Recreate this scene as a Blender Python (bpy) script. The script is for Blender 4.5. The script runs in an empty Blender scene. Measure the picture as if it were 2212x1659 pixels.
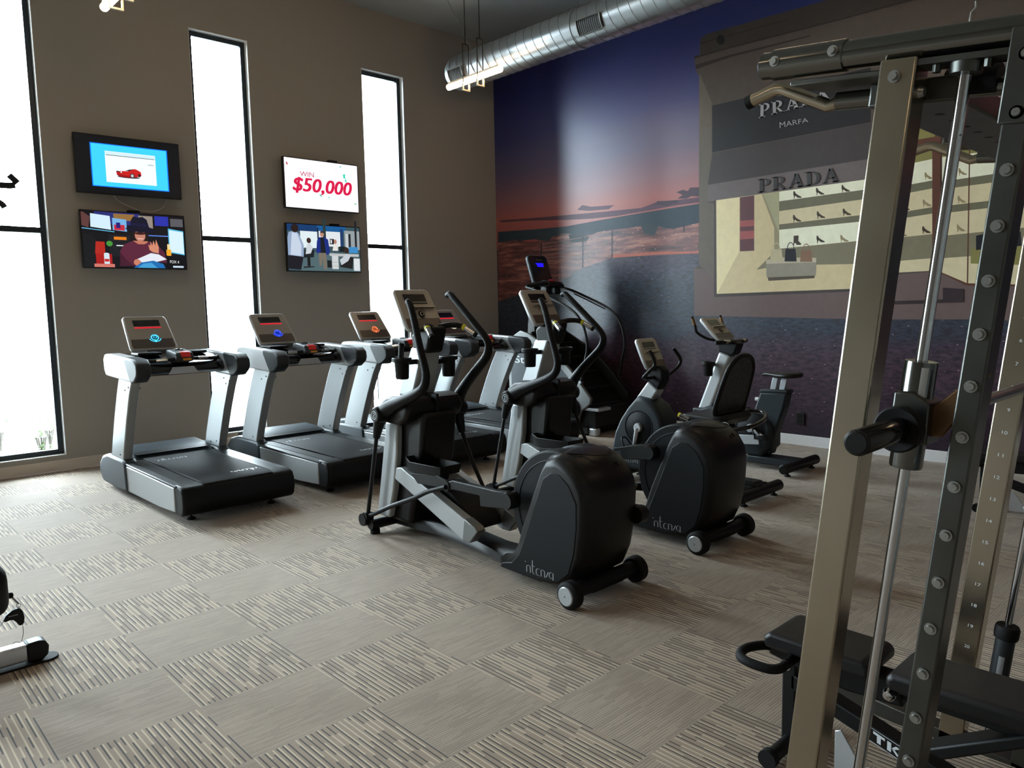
import bpy, bmesh, math, random
from mathutils import Vector, Matrix
PI=math.pi
sc=bpy.context.scene
col=sc.collection
random.seed(7)

# ---------------------------------------------------------------- colour and materials
def lin(c):
    c=c/255.0
    return c/12.92 if c<=0.04045 else ((c+0.055)/1.055)**2.4
def C(r,g,b,k=1.0): return (min(1,lin(r)*k),min(1,lin(g)*k),min(1,lin(b)*k),1)
M={}
def mat(name,color,rough=0.5,metal=0.0,spec=0.5,emit=None,estr=0.0,noise=0.0,nscale=40,bump=0.0,coat=0.0,aniso=0.0,rvar=0.0):
    m=bpy.data.materials.new(name); m.use_nodes=True
    nt=m.node_tree; b=nt.nodes['Principled BSDF']
    b.inputs['Base Color'].default_value=color
    b.inputs['Roughness'].default_value=rough
    b.inputs['Metallic'].default_value=metal
    b.inputs['Specular IOR Level'].default_value=spec
    b.inputs['Coat Weight'].default_value=coat
    b.inputs['Anisotropic'].default_value=aniso
    if emit: 
        b.inputs['Emission Color'].default_value=emit; b.inputs['Emission Strength'].default_value=estr
    if noise or bump or rvar:
        tc=nt.nodes.new('ShaderNodeTexCoord'); n=nt.nodes.new('ShaderNodeTexNoise')
        n.inputs['Scale'].default_value=nscale; n.inputs['Detail'].default_value=4
        nt.links.new(tc.outputs['Object'],n.inputs['Vector'])
        if noise:
            mx=nt.nodes.new('ShaderNodeMix'); mx.data_type='RGBA'
            a=tuple(max(0,c*(1-noise)) for c in color[:3])+(1,); d=tuple(min(1,c*(1+noise)) for c in color[:3])+(1,)
            mx.inputs['A'].default_value=a; mx.inputs['B'].default_value=d
            nt.links.new(n.outputs['Fac'],mx.inputs['Factor']); nt.links.new(mx.outputs['Result'],b.inputs['Base Color'])
        if bump:
            bp=nt.nodes.new('ShaderNodeBump'); bp.inputs['Strength'].default_value=bump; bp.inputs['Distance'].default_value=0.01
            nt.links.new(n.outputs['Fac'],bp.inputs['Height']); nt.links.new(bp.outputs['Normal'],b.inputs['Normal'])
        if rvar:
            mr=nt.nodes.new('ShaderNodeMapRange'); mr.inputs['To Min'].default_value=max(0.05,rough-rvar); mr.inputs['To Max'].default_value=rough+rvar
            nt.links.new(n.outputs['Fac'],mr.inputs['Value']); nt.links.new(mr.outputs['Result'],b.inputs['Roughness'])
    M[name]=m; return m
mat('charcoal',C(17,19,22),0.46,spec=.18,noise=.08,nscale=300,bump=.02)
mat('charcoal_gloss',C(19,18,19),0.36,spec=.28,noise=.05,nscale=200)
mat('black_plastic',C(15,16,17),0.46,spec=.25)
mat('black_rubber',C(19,19,20),0.7,spec=.2)
mat('black_gloss',C(16,16,18),0.15)
mat('dark_grey',C(44,47,50),0.48,spec=.3)
mat('slate',C(52,60,66),0.44,spec=.3)
mat('bike_blue',C(36,43,48),0.46,spec=.25)
mat('silver_paint',C(176,180,182),0.35,0.35)
mat('silver_dark',C(120,122,122),0.38,0.5)
mat('white_gloss',C(216,218,220),0.25)
mat('console_back',C(196,198,200),0.3,0.3)
mat('console_face',C(166,159,149),0.32,0.1)
mat('console_low',C(86,75,68),0.3,0.1)
mat('screen_dark',C(28,24,22),0.2)
mat('red_light',C(200,20,40),0.4,emit=C(255,20,50),estr=0.6)
mat('red_button',C(215,30,28),0.35)
mat('orange_sticker',C(220,140,40),0.5)
mat('yellow',C(205,195,30),0.5)
mat('ring_silver',C(190,184,170),0.25,0.8)
mat('glow_cyan',C(60,180,230),0.3,emit=C(60,190,255),estr=2.2)
mat('glow_blue',C(40,60,240),0.3,emit=C(30,60,255),estr=3.0)
mat('glow_orange',C(230,120,80),0.3,emit=C(255,120,70),estr=1.6)
mat('glow_white',C(230,230,230),0.3,emit=C(255,240,220),estr=0.8)
mat('lcd_blue',C(30,20,200),0.3,emit=C(20,10,255),estr=2.2)
mat('logo',C(150,152,155),0.4)
mat('logo_white',C(215,220,225),0.4)
mat('chrome',C(205,206,208),0.1,1.0)
mat('steel',C(176,167,150),0.24,1.0,noise=.10,nscale=4,rvar=.06)
mat('steel_dark',C(92,93,90),0.36,1.0,noise=.2,nscale=8,rvar=.08)
mat('tube_steel',C(118,120,118),0.17,1.0)
mat('zinc',C(170,172,170),0.35,1.0)
mat('vinyl',C(24,23,24),0.38,spec=.3,noise=.1,nscale=150,bump=.04)
mat('frame_black',C(19,20,21),0.42,spec=.25)
mat('light_metal',C(196,200,205),0.35,0.6)
mat('ceiling_paint',C(168,174,174),0.9,noise=.03,nscale=3)
mat('room_paint',C(132,126,118),0.9)
mat('wall_paint',C(170,163,153),0.85,noise=.06,nscale=220,bump=.03)
mat('reveal_paint',C(238,240,240),0.7)
mat('base_white',C(236,222,206),0.5)
mat('base_mural',C(226,226,228),0.5)
mat('window_metal',C(34,42,48),0.4,0.3)
mat('plate_white',C(225,225,222),0.4)
mat('outlet_black',C(14,14,16),0.35)
mat('tv_black',C(14,15,18),0.25)
mat('cable_white',C(200,196,188),0.5)
mat('lamp_glow',C(255,214,170),0.5,emit=(1,0.70,0.42,1),estr=23.0)
mat('lamp_body',C(200,190,170),0.4,0.3)
mat('rod_dark',C(52,46,42),0.5,0.4)
mat('bronze',C(120,92,66),0.35,0.8)
mat('concrete',C(205,205,200),0.9,noise=.08,nscale=2)
mat('lawn',C(150,175,110),0.9,noise=.3,nscale=3)
mat('leaf',C(44,62,26),0.8)
mat('leaf_dark',C(40,44,38),0.8)
mat('fence_metal',C(44,46,50),0.6)
mat('far_wall',C(214,212,208),0.9)
mat('far_dark',C(52,54,58),0.9)
mat('soil_bark',C(50,46,42),0.9)

def galv():
    m=mat('galvanised',C(178,184,188),0.32,0.92)
    nt=m.node_tree; b=nt.nodes['Principled BSDF']
    tc=nt.nodes.new('ShaderNodeTexCoord'); v=nt.nodes.new('ShaderNodeTexVoronoi'); v.inputs['Scale'].default_value=9
    mr=nt.nodes.new('ShaderNodeMapRange'); mr.inputs['To Min'].default_value=.30; mr.inputs['To Max'].default_value=.38
    nt.links.new(tc.outputs['Object'],v.inputs['Vector']); nt.links.new(v.outputs['Color'],mr.inputs['Value']); nt.links.new(mr.outputs['Result'],b.inputs['Roughness'])
galv()
def glass():
    m=bpy.data.materials.new('pane_glass'); m.use_nodes=True; nt=m.node_tree; nt.nodes.clear()
    o=nt.nodes.new('ShaderNodeOutputMaterial'); mx=nt.nodes.new('ShaderNodeMixShader'); t=nt.nodes.new('ShaderNodeBsdfTransparent'); g=nt.nodes.new('ShaderNodeBsdfGlossy')
    f=nt.nodes.new('ShaderNodeFresnel'); f.inputs['IOR'].default_value=1.25; g.inputs['Roughness'].default_value=.02
    t.inputs['Color'].default_value=(.95,.98,.98,1)
    nt.links.new(f.outputs['Fac'],mx.inputs['Fac']); nt.links.new(t.outputs[0],mx.inputs[1]); nt.links.new(g.outputs[0],mx.inputs[2]); nt.links.new(mx.outputs[0],o.inputs[0])
    M['pane_glass']=m
glass()
def mesh_fabric():
    m=bpy.data.materials.new('mesh_fabric'); m.use_nodes=True; nt=m.node_tree; b=nt.nodes['Principled BSDF']
    b.inputs['Base Color'].default_value=C(18,18,19); b.inputs['Roughness'].default_value=.55
    tc=nt.nodes.new('ShaderNodeTexCoord'); v=nt.nodes.new('ShaderNodeTexVoronoi'); v.inputs['Scale'].default_value=60; v.feature='DISTANCE_TO_EDGE'
    cr=nt.nodes.new('ShaderNodeMath'); cr.operation='LESS_THAN'; cr.inputs[1].default_value=.12
    mr=nt.nodes.new('ShaderNodeMix'); mr.data_type='RGBA'; mr.inputs['A'].default_value=C(16,16,17); mr.inputs['B'].default_value=C(62,62,60)
    nt.links.new(tc.outputs['Object'],v.inputs['Vector']); nt.links.new(v.outputs['Distance'],cr.inputs[0]); nt.links.new(cr.outputs[0],mr.inputs['Factor']); nt.links.new(mr.outputs['Result'],b.inputs['Base Color'])
    M['mesh_fabric']=m
mesh_fabric()

def N(nt,t,**kw):
    n=nt.nodes.new(t)
    for k,v in kw.items(): setattr(n,k,v)
    return n
def mth(nt,op,a,b=None,c=None):
    n=nt.nodes.new('ShaderNodeMath'); n.operation=op
    for i,v in enumerate((a,b,c)):
        if v is None: continue
        if isinstance(v,(int,float)): n.inputs[i].default_value=v
        else: nt.links.new(v,n.inputs[i])
    return n.outputs[0]
def mixc(nt,f,a,b):
    n=nt.nodes.new('ShaderNodeMix'); n.data_type='RGBA'
    for k,v in (('Factor',f),('A',a),('B',b)):
        if isinstance(v,(int,float,tuple)): n.inputs[k].default_value=v
        else: nt.links.new(v,n.inputs[k])
    return n.outputs['Result']
def carpet():
    m=bpy.data.materials.new('carpet_tiles'); m.use_nodes=True; nt=m.node_tree; b=nt.nodes['Principled BSDF']
    tc=N(nt,'ShaderNodeTexCoord'); sp=N(nt,'ShaderNodeSeparateXYZ'); nt.links.new(tc.outputs['Object'],sp.inputs[0])
    x,y=sp.outputs['X'],sp.outputs['Y']
    u=mth(nt,'DIVIDE',mth(nt,'SUBTRACT',x,1.062),.504); v=mth(nt,'DIVIDE',mth(nt,'SUBTRACT',y,2.03),.495)
    i=mth(nt,'FLOOR',u); j=mth(nt,'FLOOR',v)
    par=mth(nt,'FLOORED_MODULO',mth(nt,'ADD',i,j),2.0)   # 0 -> yarn lines along Y
    inv=mth(nt,'SUBTRACT',1.0,par)
    across=mth(nt,'ADD',mth(nt,'MULTIPLY',x,inv),mth(nt,'MULTIPLY',y,par))
    along=mth(nt,'ADD',mth(nt,'MULTIPLY',y,inv),mth(nt,'MULTIPLY',x,par))
    pitch=mth(nt,'SUBTRACT',.0229,mth(nt,'MULTIPLY',par,.0110))
    ka=mth(nt,'DIVIDE',across,pitch); k=mth(nt,'FLOOR',ka); fr=mth(nt,'FRACT',ka)
    wn=N(nt,'ShaderNodeTexWhiteNoise',noise_dimensions='1D'); nt.links.new(k,wn.inputs['W'])
    sg=mth(nt,'ADD',mth(nt,'DIVIDE',along,.095),mth(nt,'MULTIPLY',wn.outputs['Value'],7.0)); s=mth(nt,'FLOOR',sg)
    cv=N(nt,'ShaderNodeCombineXYZ'); nt.links.new(k,cv.inputs[0]); nt.links.new(s,cv.inputs[1]); nt.links.new(i,cv.inputs[2])
    w2=N(nt,'ShaderNodeTexWhiteNoise',noise_dimensions='3D'); nt.links.new(cv.outputs[0],w2.inputs['Vector'])
    r=w2.outputs['Value']
    dark=mth(nt,'MULTIPLY',mth(nt,'MULTIPLY',mth(nt,'GREATER_THAN',fr,.10),mth(nt,'LESS_THAN',fr,.34)),mth(nt,'LESS_THAN',r,.74))
    light=mth(nt,'MULTIPLY',mth(nt,'MULTIPLY',mth(nt,'GREATER_THAN',fr,.42),mth(nt,'LESS_THAN',fr,.68)),mth(nt,'GREATER_THAN',r,.30))
    amp=mth(nt,'SUBTRACT',1.0,mth(nt,'MULTIPLY',par,.60))
    ns=N(nt,'ShaderNodeTexNoise'); ns.inputs['Scale'].default_value=9; ns.inputs['Detail'].default_value=6; nt.links.new(tc.outputs['Object'],ns.inputs['Vector'])
    base=mixc(nt,ns.outputs['Fac'],C(138,118,99),C(154,134,114))
    base=mixc(nt,mth(nt,'MULTIPLY',par,.30),base,C(144,131,118))  # same carpet: the pile's reflection is put into the turned tiles as greyer colour
    c1=mixc(nt,mth(nt,'MULTIPLY',dark,mth(nt,'MULTIPLY',amp,1.0)),base,C(44,34,28))
    c2=mixc(nt,mth(nt,'MULTIPLY',light,mth(nt,'MULTIPLY',amp,.92)),c1,C(196,177,150))
    # seams
    fu=mth(nt,'FRACT',u); fv=mth(nt,'FRACT',v)
    seam=mth(nt,'MAXIMUM',mth(nt,'LESS_THAN',fu,.008),mth(nt,'LESS_THAN',fv,.008))
    c3=mixc(nt,mth(nt,'MULTIPLY',seam,.5),c2,C(150,136,118))
    nt.links.new(c3,b.inputs['Base Color']); b.inputs['Roughness'].default_value=.82
    b.inputs['Specular IOR Level'].default_value=.35; b.inputs['Sheen Weight'].default_value=.25; b.inputs['Sheen Roughness'].default_value=.4
    n2=N(nt,'ShaderNodeTexNoise'); n2.inputs['Scale'].default_value=260; nt.links.new(tc.outputs['Object'],n2.inputs['Vector'])
    h=mth(nt,'ADD',mth(nt,'MULTIPLY',dark,-.6),n2.outputs['Fac'])
    bp=N(nt,'ShaderNodeBump'); bp.inputs['Strength'].default_value=.35; bp.inputs['Distance'].default_value=.004; nt.links.new(h,bp.inputs['Height']); nt.links.new(bp.outputs['Normal'],b.inputs['Normal'])
    M['carpet']=m
carpet()

# ---------------------------------------------------------------- mesh building
def cr_spline(pts,rad=None,n=5):
    P=[Vector(p) for p in pts]
    if len(P)<3: return P,(rad if isinstance(rad,list) else None)
    out=[];ro=[]
    for i in range(len(P)-1):
        p0=P[i-1] if i>0 else P[0]*2-P[1]; p1=P[i]; p2=P[i+1]; p3=P[i+2] if i+2<len(P) else P[-1]*2-P[-2]
        for k in range(n):
            t=k/n; out.append(.5*((2*p1)+(-p0+p2)*t+(2*p0-5*p1+4*p2-p3)*t*t+(-p0+3*p1-3*p2+p3)*t**3))
            if isinstance(rad,list): ro.append(rad[i]*(1-t)+rad[i+1]*t)
    out.append(P[-1])
    if isinstance(rad,list): ro.append(rad[-1]); return out,ro
    return out,None
class MB:
    def __init__(s): s.v=[];s.f=[];s.m=[];s.mi=0
    def mat(s,i): s.mi=i; return s
    def add(s,v,f):
        o=len(s.v); s.v+= [tuple(p) for p in v]; s.f+=[tuple(o+i for i in q) for q in f]; s.m+=[s.mi]*len(f); return s
    def box(s,x0,x1,y0,y1,z0,z1):
        return s.add([(x0,y0,z0),(x1,y0,z0),(x1,y1,z0),(x0,y1,z0),(x0,y0,z1),(x1,y0,z1),(x1,y1,z1),(x0,y1,z1)],
              [(0,3,2,1),(4,5,6,7),(0,1,5,4),(1,2,6,5),(2,3,7,6),(3,0,4,7)])
    def prism(s,prof,x0,x1,ax='x'):
        # prof in (y,z) extruded along x; ax='y': prof in (x,z) along y; ax='z': prof (x,y) along z
        n=len(prof)
        def P(a,b,t):
            return {'x':(t,a,b),'y':(a,t,b),'z':(a,b,t)}[ax]
        v=[P(a,b,x0) for a,b in prof]+[P(a,b,x1) for a,b in prof]
        f=[tuple(range(n-1,-1,-1)),tuple(range(n,2*n))]+[(i,(i+1)%n,n+(i+1)%n,n+i) for i in range(n)]
        return s.add(v,f)
    def pillow(s,prof,hw,inset=.04,n=5,ctr=None,cx=0.0,drop=0.0,bulge=0.0):
        # side profile (y,z) swept across x with rounded edges
        m=len(prof); cy=sum(p[0] for p in prof)/m; cz=sum(p[1] for p in prof)/m
        if ctr: cy,cz=ctr
        ry=max(abs(p[0]-cy) for p in prof); rz=max(abs(p[1]-cz) for p in prof); R=max(ry,rz)
        st=[]
        for k in range(n+1):
            a=PI/2*k/n; st.append((-hw+inset*(1-math.sin(a)) if False else -hw+inset-inset*math.cos(a), 1-inset/R*(1-math.sin(a))))
        st=[(-hw+inset*(1-math.cos(PI/2*k/n)), 1-inset/R*(1-math.sin(PI/2*k/n))) for k in range(n+1)]
        if drop: st+= [((-1+2*(i+1)/8)*(hw-inset),1) for i in range(7)]
        st+=[(-x,q) for x,q in st[n::-1]]
        v=[];f=[]
        for x,q in st:
            for y,z in prof:
                zz=cz+(z-cz)*q
                if drop and z>cz: zz-=drop*(abs(x)/hw)**2*((z-cz)/rz)
                yy=cy+(y-cy)*q
                if bulge and y<cy: yy-=bulge*(1-(x/hw)**2)*((cy-y)/ry)
                v.append((cx+x,yy,zz))
        L=len(st)
        for i in range(L-1):
            for j in range(m): f.append((i*m+j,i*m+(j+1)%m,(i+1)*m+(j+1)%m,(i+1)*m+j))
        f.append(tuple(range(m-1,-1,-1))); f.append(tuple((L-1)*m+j for j in range(m)))
        return s.add(v,f)
    def tube(s,pts,r,n=12,smooth=0,flat=1.0):
        rad=r
        if smooth: pts,rr=cr_spline(pts,r,smooth); rad=rr if rr else r
        P=[Vector(p) for p in pts]; L=len(P)
        T=[]
        for i in range(L):
            a=P[max(0,i-1)]; b=P[min(L-1,i+1)]; T.append((b-a).normalized())
        up=Vector((0,0,1)) if abs(T[0].z)<.9 else Vector((0,1,0))
        nx=T[0].cross(up).normalized(); v=[];f=[]
        for i in range(L):
            if i: 
                nx=(nx-T[i]*nx.dot(T[i])).normalized()
            ny=T[i].cross(nx); q=rad[i] if isinstance(rad,(list,tuple)) else rad
            for k in range(n):
                a=2*PI*k/n; v.append(P[i]+nx*(q*math.cos(a)*flat)+ny*(q*math.sin(a)))
        for i in range(L-1):
            for k in range(n): f.append((i*n+k,i*n+(k+1)%n,(i+1)*n+(k+1)%n,(i+1)*n+k))
        f.append(tuple(range(n-1,-1,-1))); f.append(tuple((L-1)*n+k for k in range(n)))
        return s.add(v,f)
    def cyl(s,a,b,r,n=20,r2=None):
        return s.tube([a,b],[r,r if r2 is None else r2],n)
    def lathe(s,prof,o=(0,0,0),ax='z',n=24):
        # prof: (radius, height)
        v=[];f=[];m=len(prof)
        for k in range(n):
            a=2*PI*k/n
            for r,h in prof:
                p=(r*math.cos(a),r*math.sin(a),h)
                if ax=='x': p=(h,p[0],p[1])
                if ax=='y': p=(p[0],h,p[1])
                v.append((o[0]+p[0],o[1]+p[1],o[2]+p[2]))
        for k in range(n):
            for i in range(m-1):
                f.append((k*m+i,((k+1)%n)*m+i,((k+1)%n)*m+i+1,k*m+i+1))
        return s.add(v,f)
    def ring(s,o,R,r,ax='x',n=28,k=8):
        prof=[(R+r*math.cos(2*PI*i/k),r*math.sin(2*PI*i/k)) for i in range(k)]; prof.append(prof[0])
        return s.lathe(prof,o,ax,n)
    def poly(s,pts): return s.add(pts,[tuple(range(len(pts)))])
def ell(cx,cy,rx,ry,n=20,a0=0,a1=2*PI):
    return [(cx+rx*math.cos(a0+(a1-a0)*i/n),cy+ry*math.sin(a0+(a1-a0)*i/n)) for i in range(n)]
def rrect(x0,x1,y0,y1,r,n=5):
    out=[]
    for cx,cy,a in ((x1-r,y1-r,0),(x0+r,y1-r,PI/2),(x0+r,y0+r,PI),(x1-r,y0+r,3*PI/2)):
        for i in range(n+1): t=a+PI/2*i/n; out.append((cx+r*math.cos(t),cy+r*math.sin(t)))
    return out
def obj(name,mb,mats,parent=None,bev=0.0,loc=None,rot=None,ang=40,seg=2):
    me=bpy.data.meshes.new(name)
    me.from_pydata([tuple(p) for p in mb.v],[],mb.f)
    if isinstance(mats,str): mats=[mats]
    for m in mats: me.materials.append(M[m])
    me.polygons.foreach_set('material_index',mb.m)
    bm=bmesh.new(); bm.from_mesh(me)
    # consistent normals for closed shells
    if any(len(e.link_faces)==2 for e in bm.edges): bmesh.ops.recalc_face_normals(bm,faces=bm.faces)
    bm.to_mesh(me); bm.free()
    me.polygons.foreach_set('use_smooth',[True]*len(me.polygons)); me.update()
    me.set_sharp_from_angle(angle=math.radians(ang))
    o=bpy.data.objects.new(name,me); col.objects.link(o)
    if parent: o.parent=parent
    if loc: o.location=loc
    if rot: o.rotation_euler=rot
    if bev:
        b=o.modifiers.new('soft','BEVEL'); b.width=bev; b.segments=seg; b.limit_method='ANGLE'; b.angle_limit=math.radians(38); b.use_clamp_overlap=True; b.harden_normals=False
    return o
def tag(o,label,cat,group=None,kind=None):
    if label: o['label']=label
    if cat: o['category']=cat
    if group: o['group']=group
    if kind: o['kind']=kind
    return o
def thing(name,label,cat,loc,rz=0,group=None,rot=None):
    o=bpy.data.objects.new(name,None); col.objects.link(o); o.location=loc
    o.rotation_euler=rot if rot else (0,0,rz); o.empty_display_size=.1
    return tag(o,label,cat,group)
def copy_tree(o,parent=None):
    c=o.copy(); col.objects.link(c); c.parent=parent
    for ch in list(o.children): copy_tree(ch,c)
    return c
def struct(name,mb,mats,parent=None,bev=0):
    o=obj(name,mb,mats,parent,bev)
    if not parent: o['kind']='structure'
    return o
# text -> polygons in the unit square (x,y), from the built-in font
def text_polys(s):
    cu=bpy.data.curves.new('t','FONT'); cu.body=s; cu.resolution_u=4
    ob=bpy.data.objects.new('t',cu); col.objects.link(ob)
    dg=bpy.context.evaluated_depsgraph_get(); dg.update()
    me=bpy.data.meshes.new_from_object(ob.evaluated_get(dg))
    v=[(p.co.x,p.co.y) for p in me.vertices]; f=[tuple(q.vertices) for q in me.polygons]
    bpy.data.objects.remove(ob); bpy.data.curves.remove(cu); bpy.data.meshes.remove(me)
    x0=min(p[0] for p in v);x1=max(p[0] for p in v);y0=min(p[1] for p in v);y1=max(p[1] for p in v)
    return [((x-x0)/(x1-x0),(y-y0)/(y1-y0)) for x,y in v],f
def ribbon(pts,w,closed=False):
    P=[Vector((p[0],p[1])) for p in pts]; v=[];f=[]
    for i,p in enumerate(P):
        a=P[i-1] if i>0 else P[0]; b=P[i+1] if i+1<len(P) else P[-1]
        t=(b-a).normalized(); n=Vector((-t.y,t.x))*w/2; v+=[tuple(p+n),tuple(p-n)]
    for i in range(len(P)-1): f.append((2*i,2*i+1,2*i+3,2*i+2))
    return v,f
def serif_word(word):
    V=[];F=[]
    def put(v,f,ox):
        o=len(V); V.extend([(ox+a,b) for a,b in v]); F.extend([tuple(o+i for i in q) for q in f])
    def quad(a,b,c,d,ox): put([a,b,c,d],[(0,1,2,3)],ox)
    def rect(x0,x1,y0,y1,ox): quad((x0,y0),(x1,y0),(x1,y1),(x0,y1),ox)
    def band(cx,cy,rx,ry,tx,ty,a0,a1,ox,n=12):
        v=[];f=[]
        for i in range(n+1):
            a=a0+(a1-a0)*i/n; v+=[(cx+rx*math.cos(a),cy+ry*math.sin(a)),(cx+(rx-tx)*math.cos(a),cy+(ry-ty)*math.sin(a))]
        for i in range(n): f.append((2*i,2*i+1,2*i+3,2*i+2))
        put(v,f,ox)
    x=0
    for ch in word:
        if ch in 'PR':
            rect(.12,.36,0,1,x); rect(.0,.48,0,.08,x) if ch=='P' else rect(.0,.46,0,.08,x); rect(0,.4,.92,1,x)
            band(.4,.71,.42,.29,.21,.08,-PI/2,PI/2,x)
            if ch=='R': quad((.34,.48),(.5,.48),(.92,0),(.7,0),x); rect(.66,.98,0,.06,x)
            x+=.92 if ch=='P' else 1.06
        if ch=='A':
            quad((.06,0),(.17,0),(.52,1),(.42,1),x); quad((.62,0),(.90,0),(.60,1),(.38,1),x); rect(.24,.72,.28,.37,x); rect(-.02,.28,0,.08,x); rect(.54,1.0,0,.08,x); x+=1.04
        if ch=='D':
            rect(.12,.36,0,1,x); rect(0,.42,0,.08,x); rect(0,.42,.92,1,x); band(.4,.5,.52,.5,.23,.09,-PI/2,PI/2,x); x+=1.04
    return [(a/(x-.06),b) for a,b in V],F
def logo_strokes():
    # the maker's lettering: 'ntcn/a in thin rounded strokes, unit square
    V=[];F=[]
    def put(pts,w=.028):
        v,f=ribbon([(a,b*.9) for a,b in pts],w); o=len(V); V.extend(v); F.extend([tuple(o+i for i in q) for q in f])
    put([(.0,.78),(.03,.72)],.03)
    def arch(x,w,h=.5):
        put([(x,0),(x,h-.1)]+[(x+w/2-w/2*math.cos(a),h-.1+.12*math.sin(a)) for a in [PI*i/8 for i in range(9)]]+[(x+w,0)])
    arch(.06,.13); put([(.27,1.0),(.27,.12),(.30,.02),(.36,.0)]); put([(.22,.58),(.35,.58)])
    put([(.52,.5),(.44,.5),(.40,.36),(.40,.14),(.44,.0),(.52,.0)])
    arch(.57,.12); put([(.74,.05),(.82,.5)]); 
    put([(.98,0),(.98,.5),(.9,.55),(.85,.4),(.85,.2),(.9,.1),(.98,.12)])
    return V,F
LOGO=logo_strokes()
def flat_text(mb,VF,quad,off,fn):
    # maps unit-square shapes into quad (BL,BR,TR,TL) of 2-D points, fn turns 2-D + offset into 3-D
    V,F=VF; bl,br,tr,tl=quad; out=[]
    for u,w in V:
        a=bl[0]*(1-u)*(1-w)+br[0]*u*(1-w)+tr[0]*u*w+tl[0]*(1-u)*w
        b=bl[1]*(1-u)*(1-w)+br[1]*u*(1-w)+tr[1]*u*w+tl[1]*(1-u)*w
        out.append(fn(a,b,off))
    mb.add(out,F)
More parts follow.
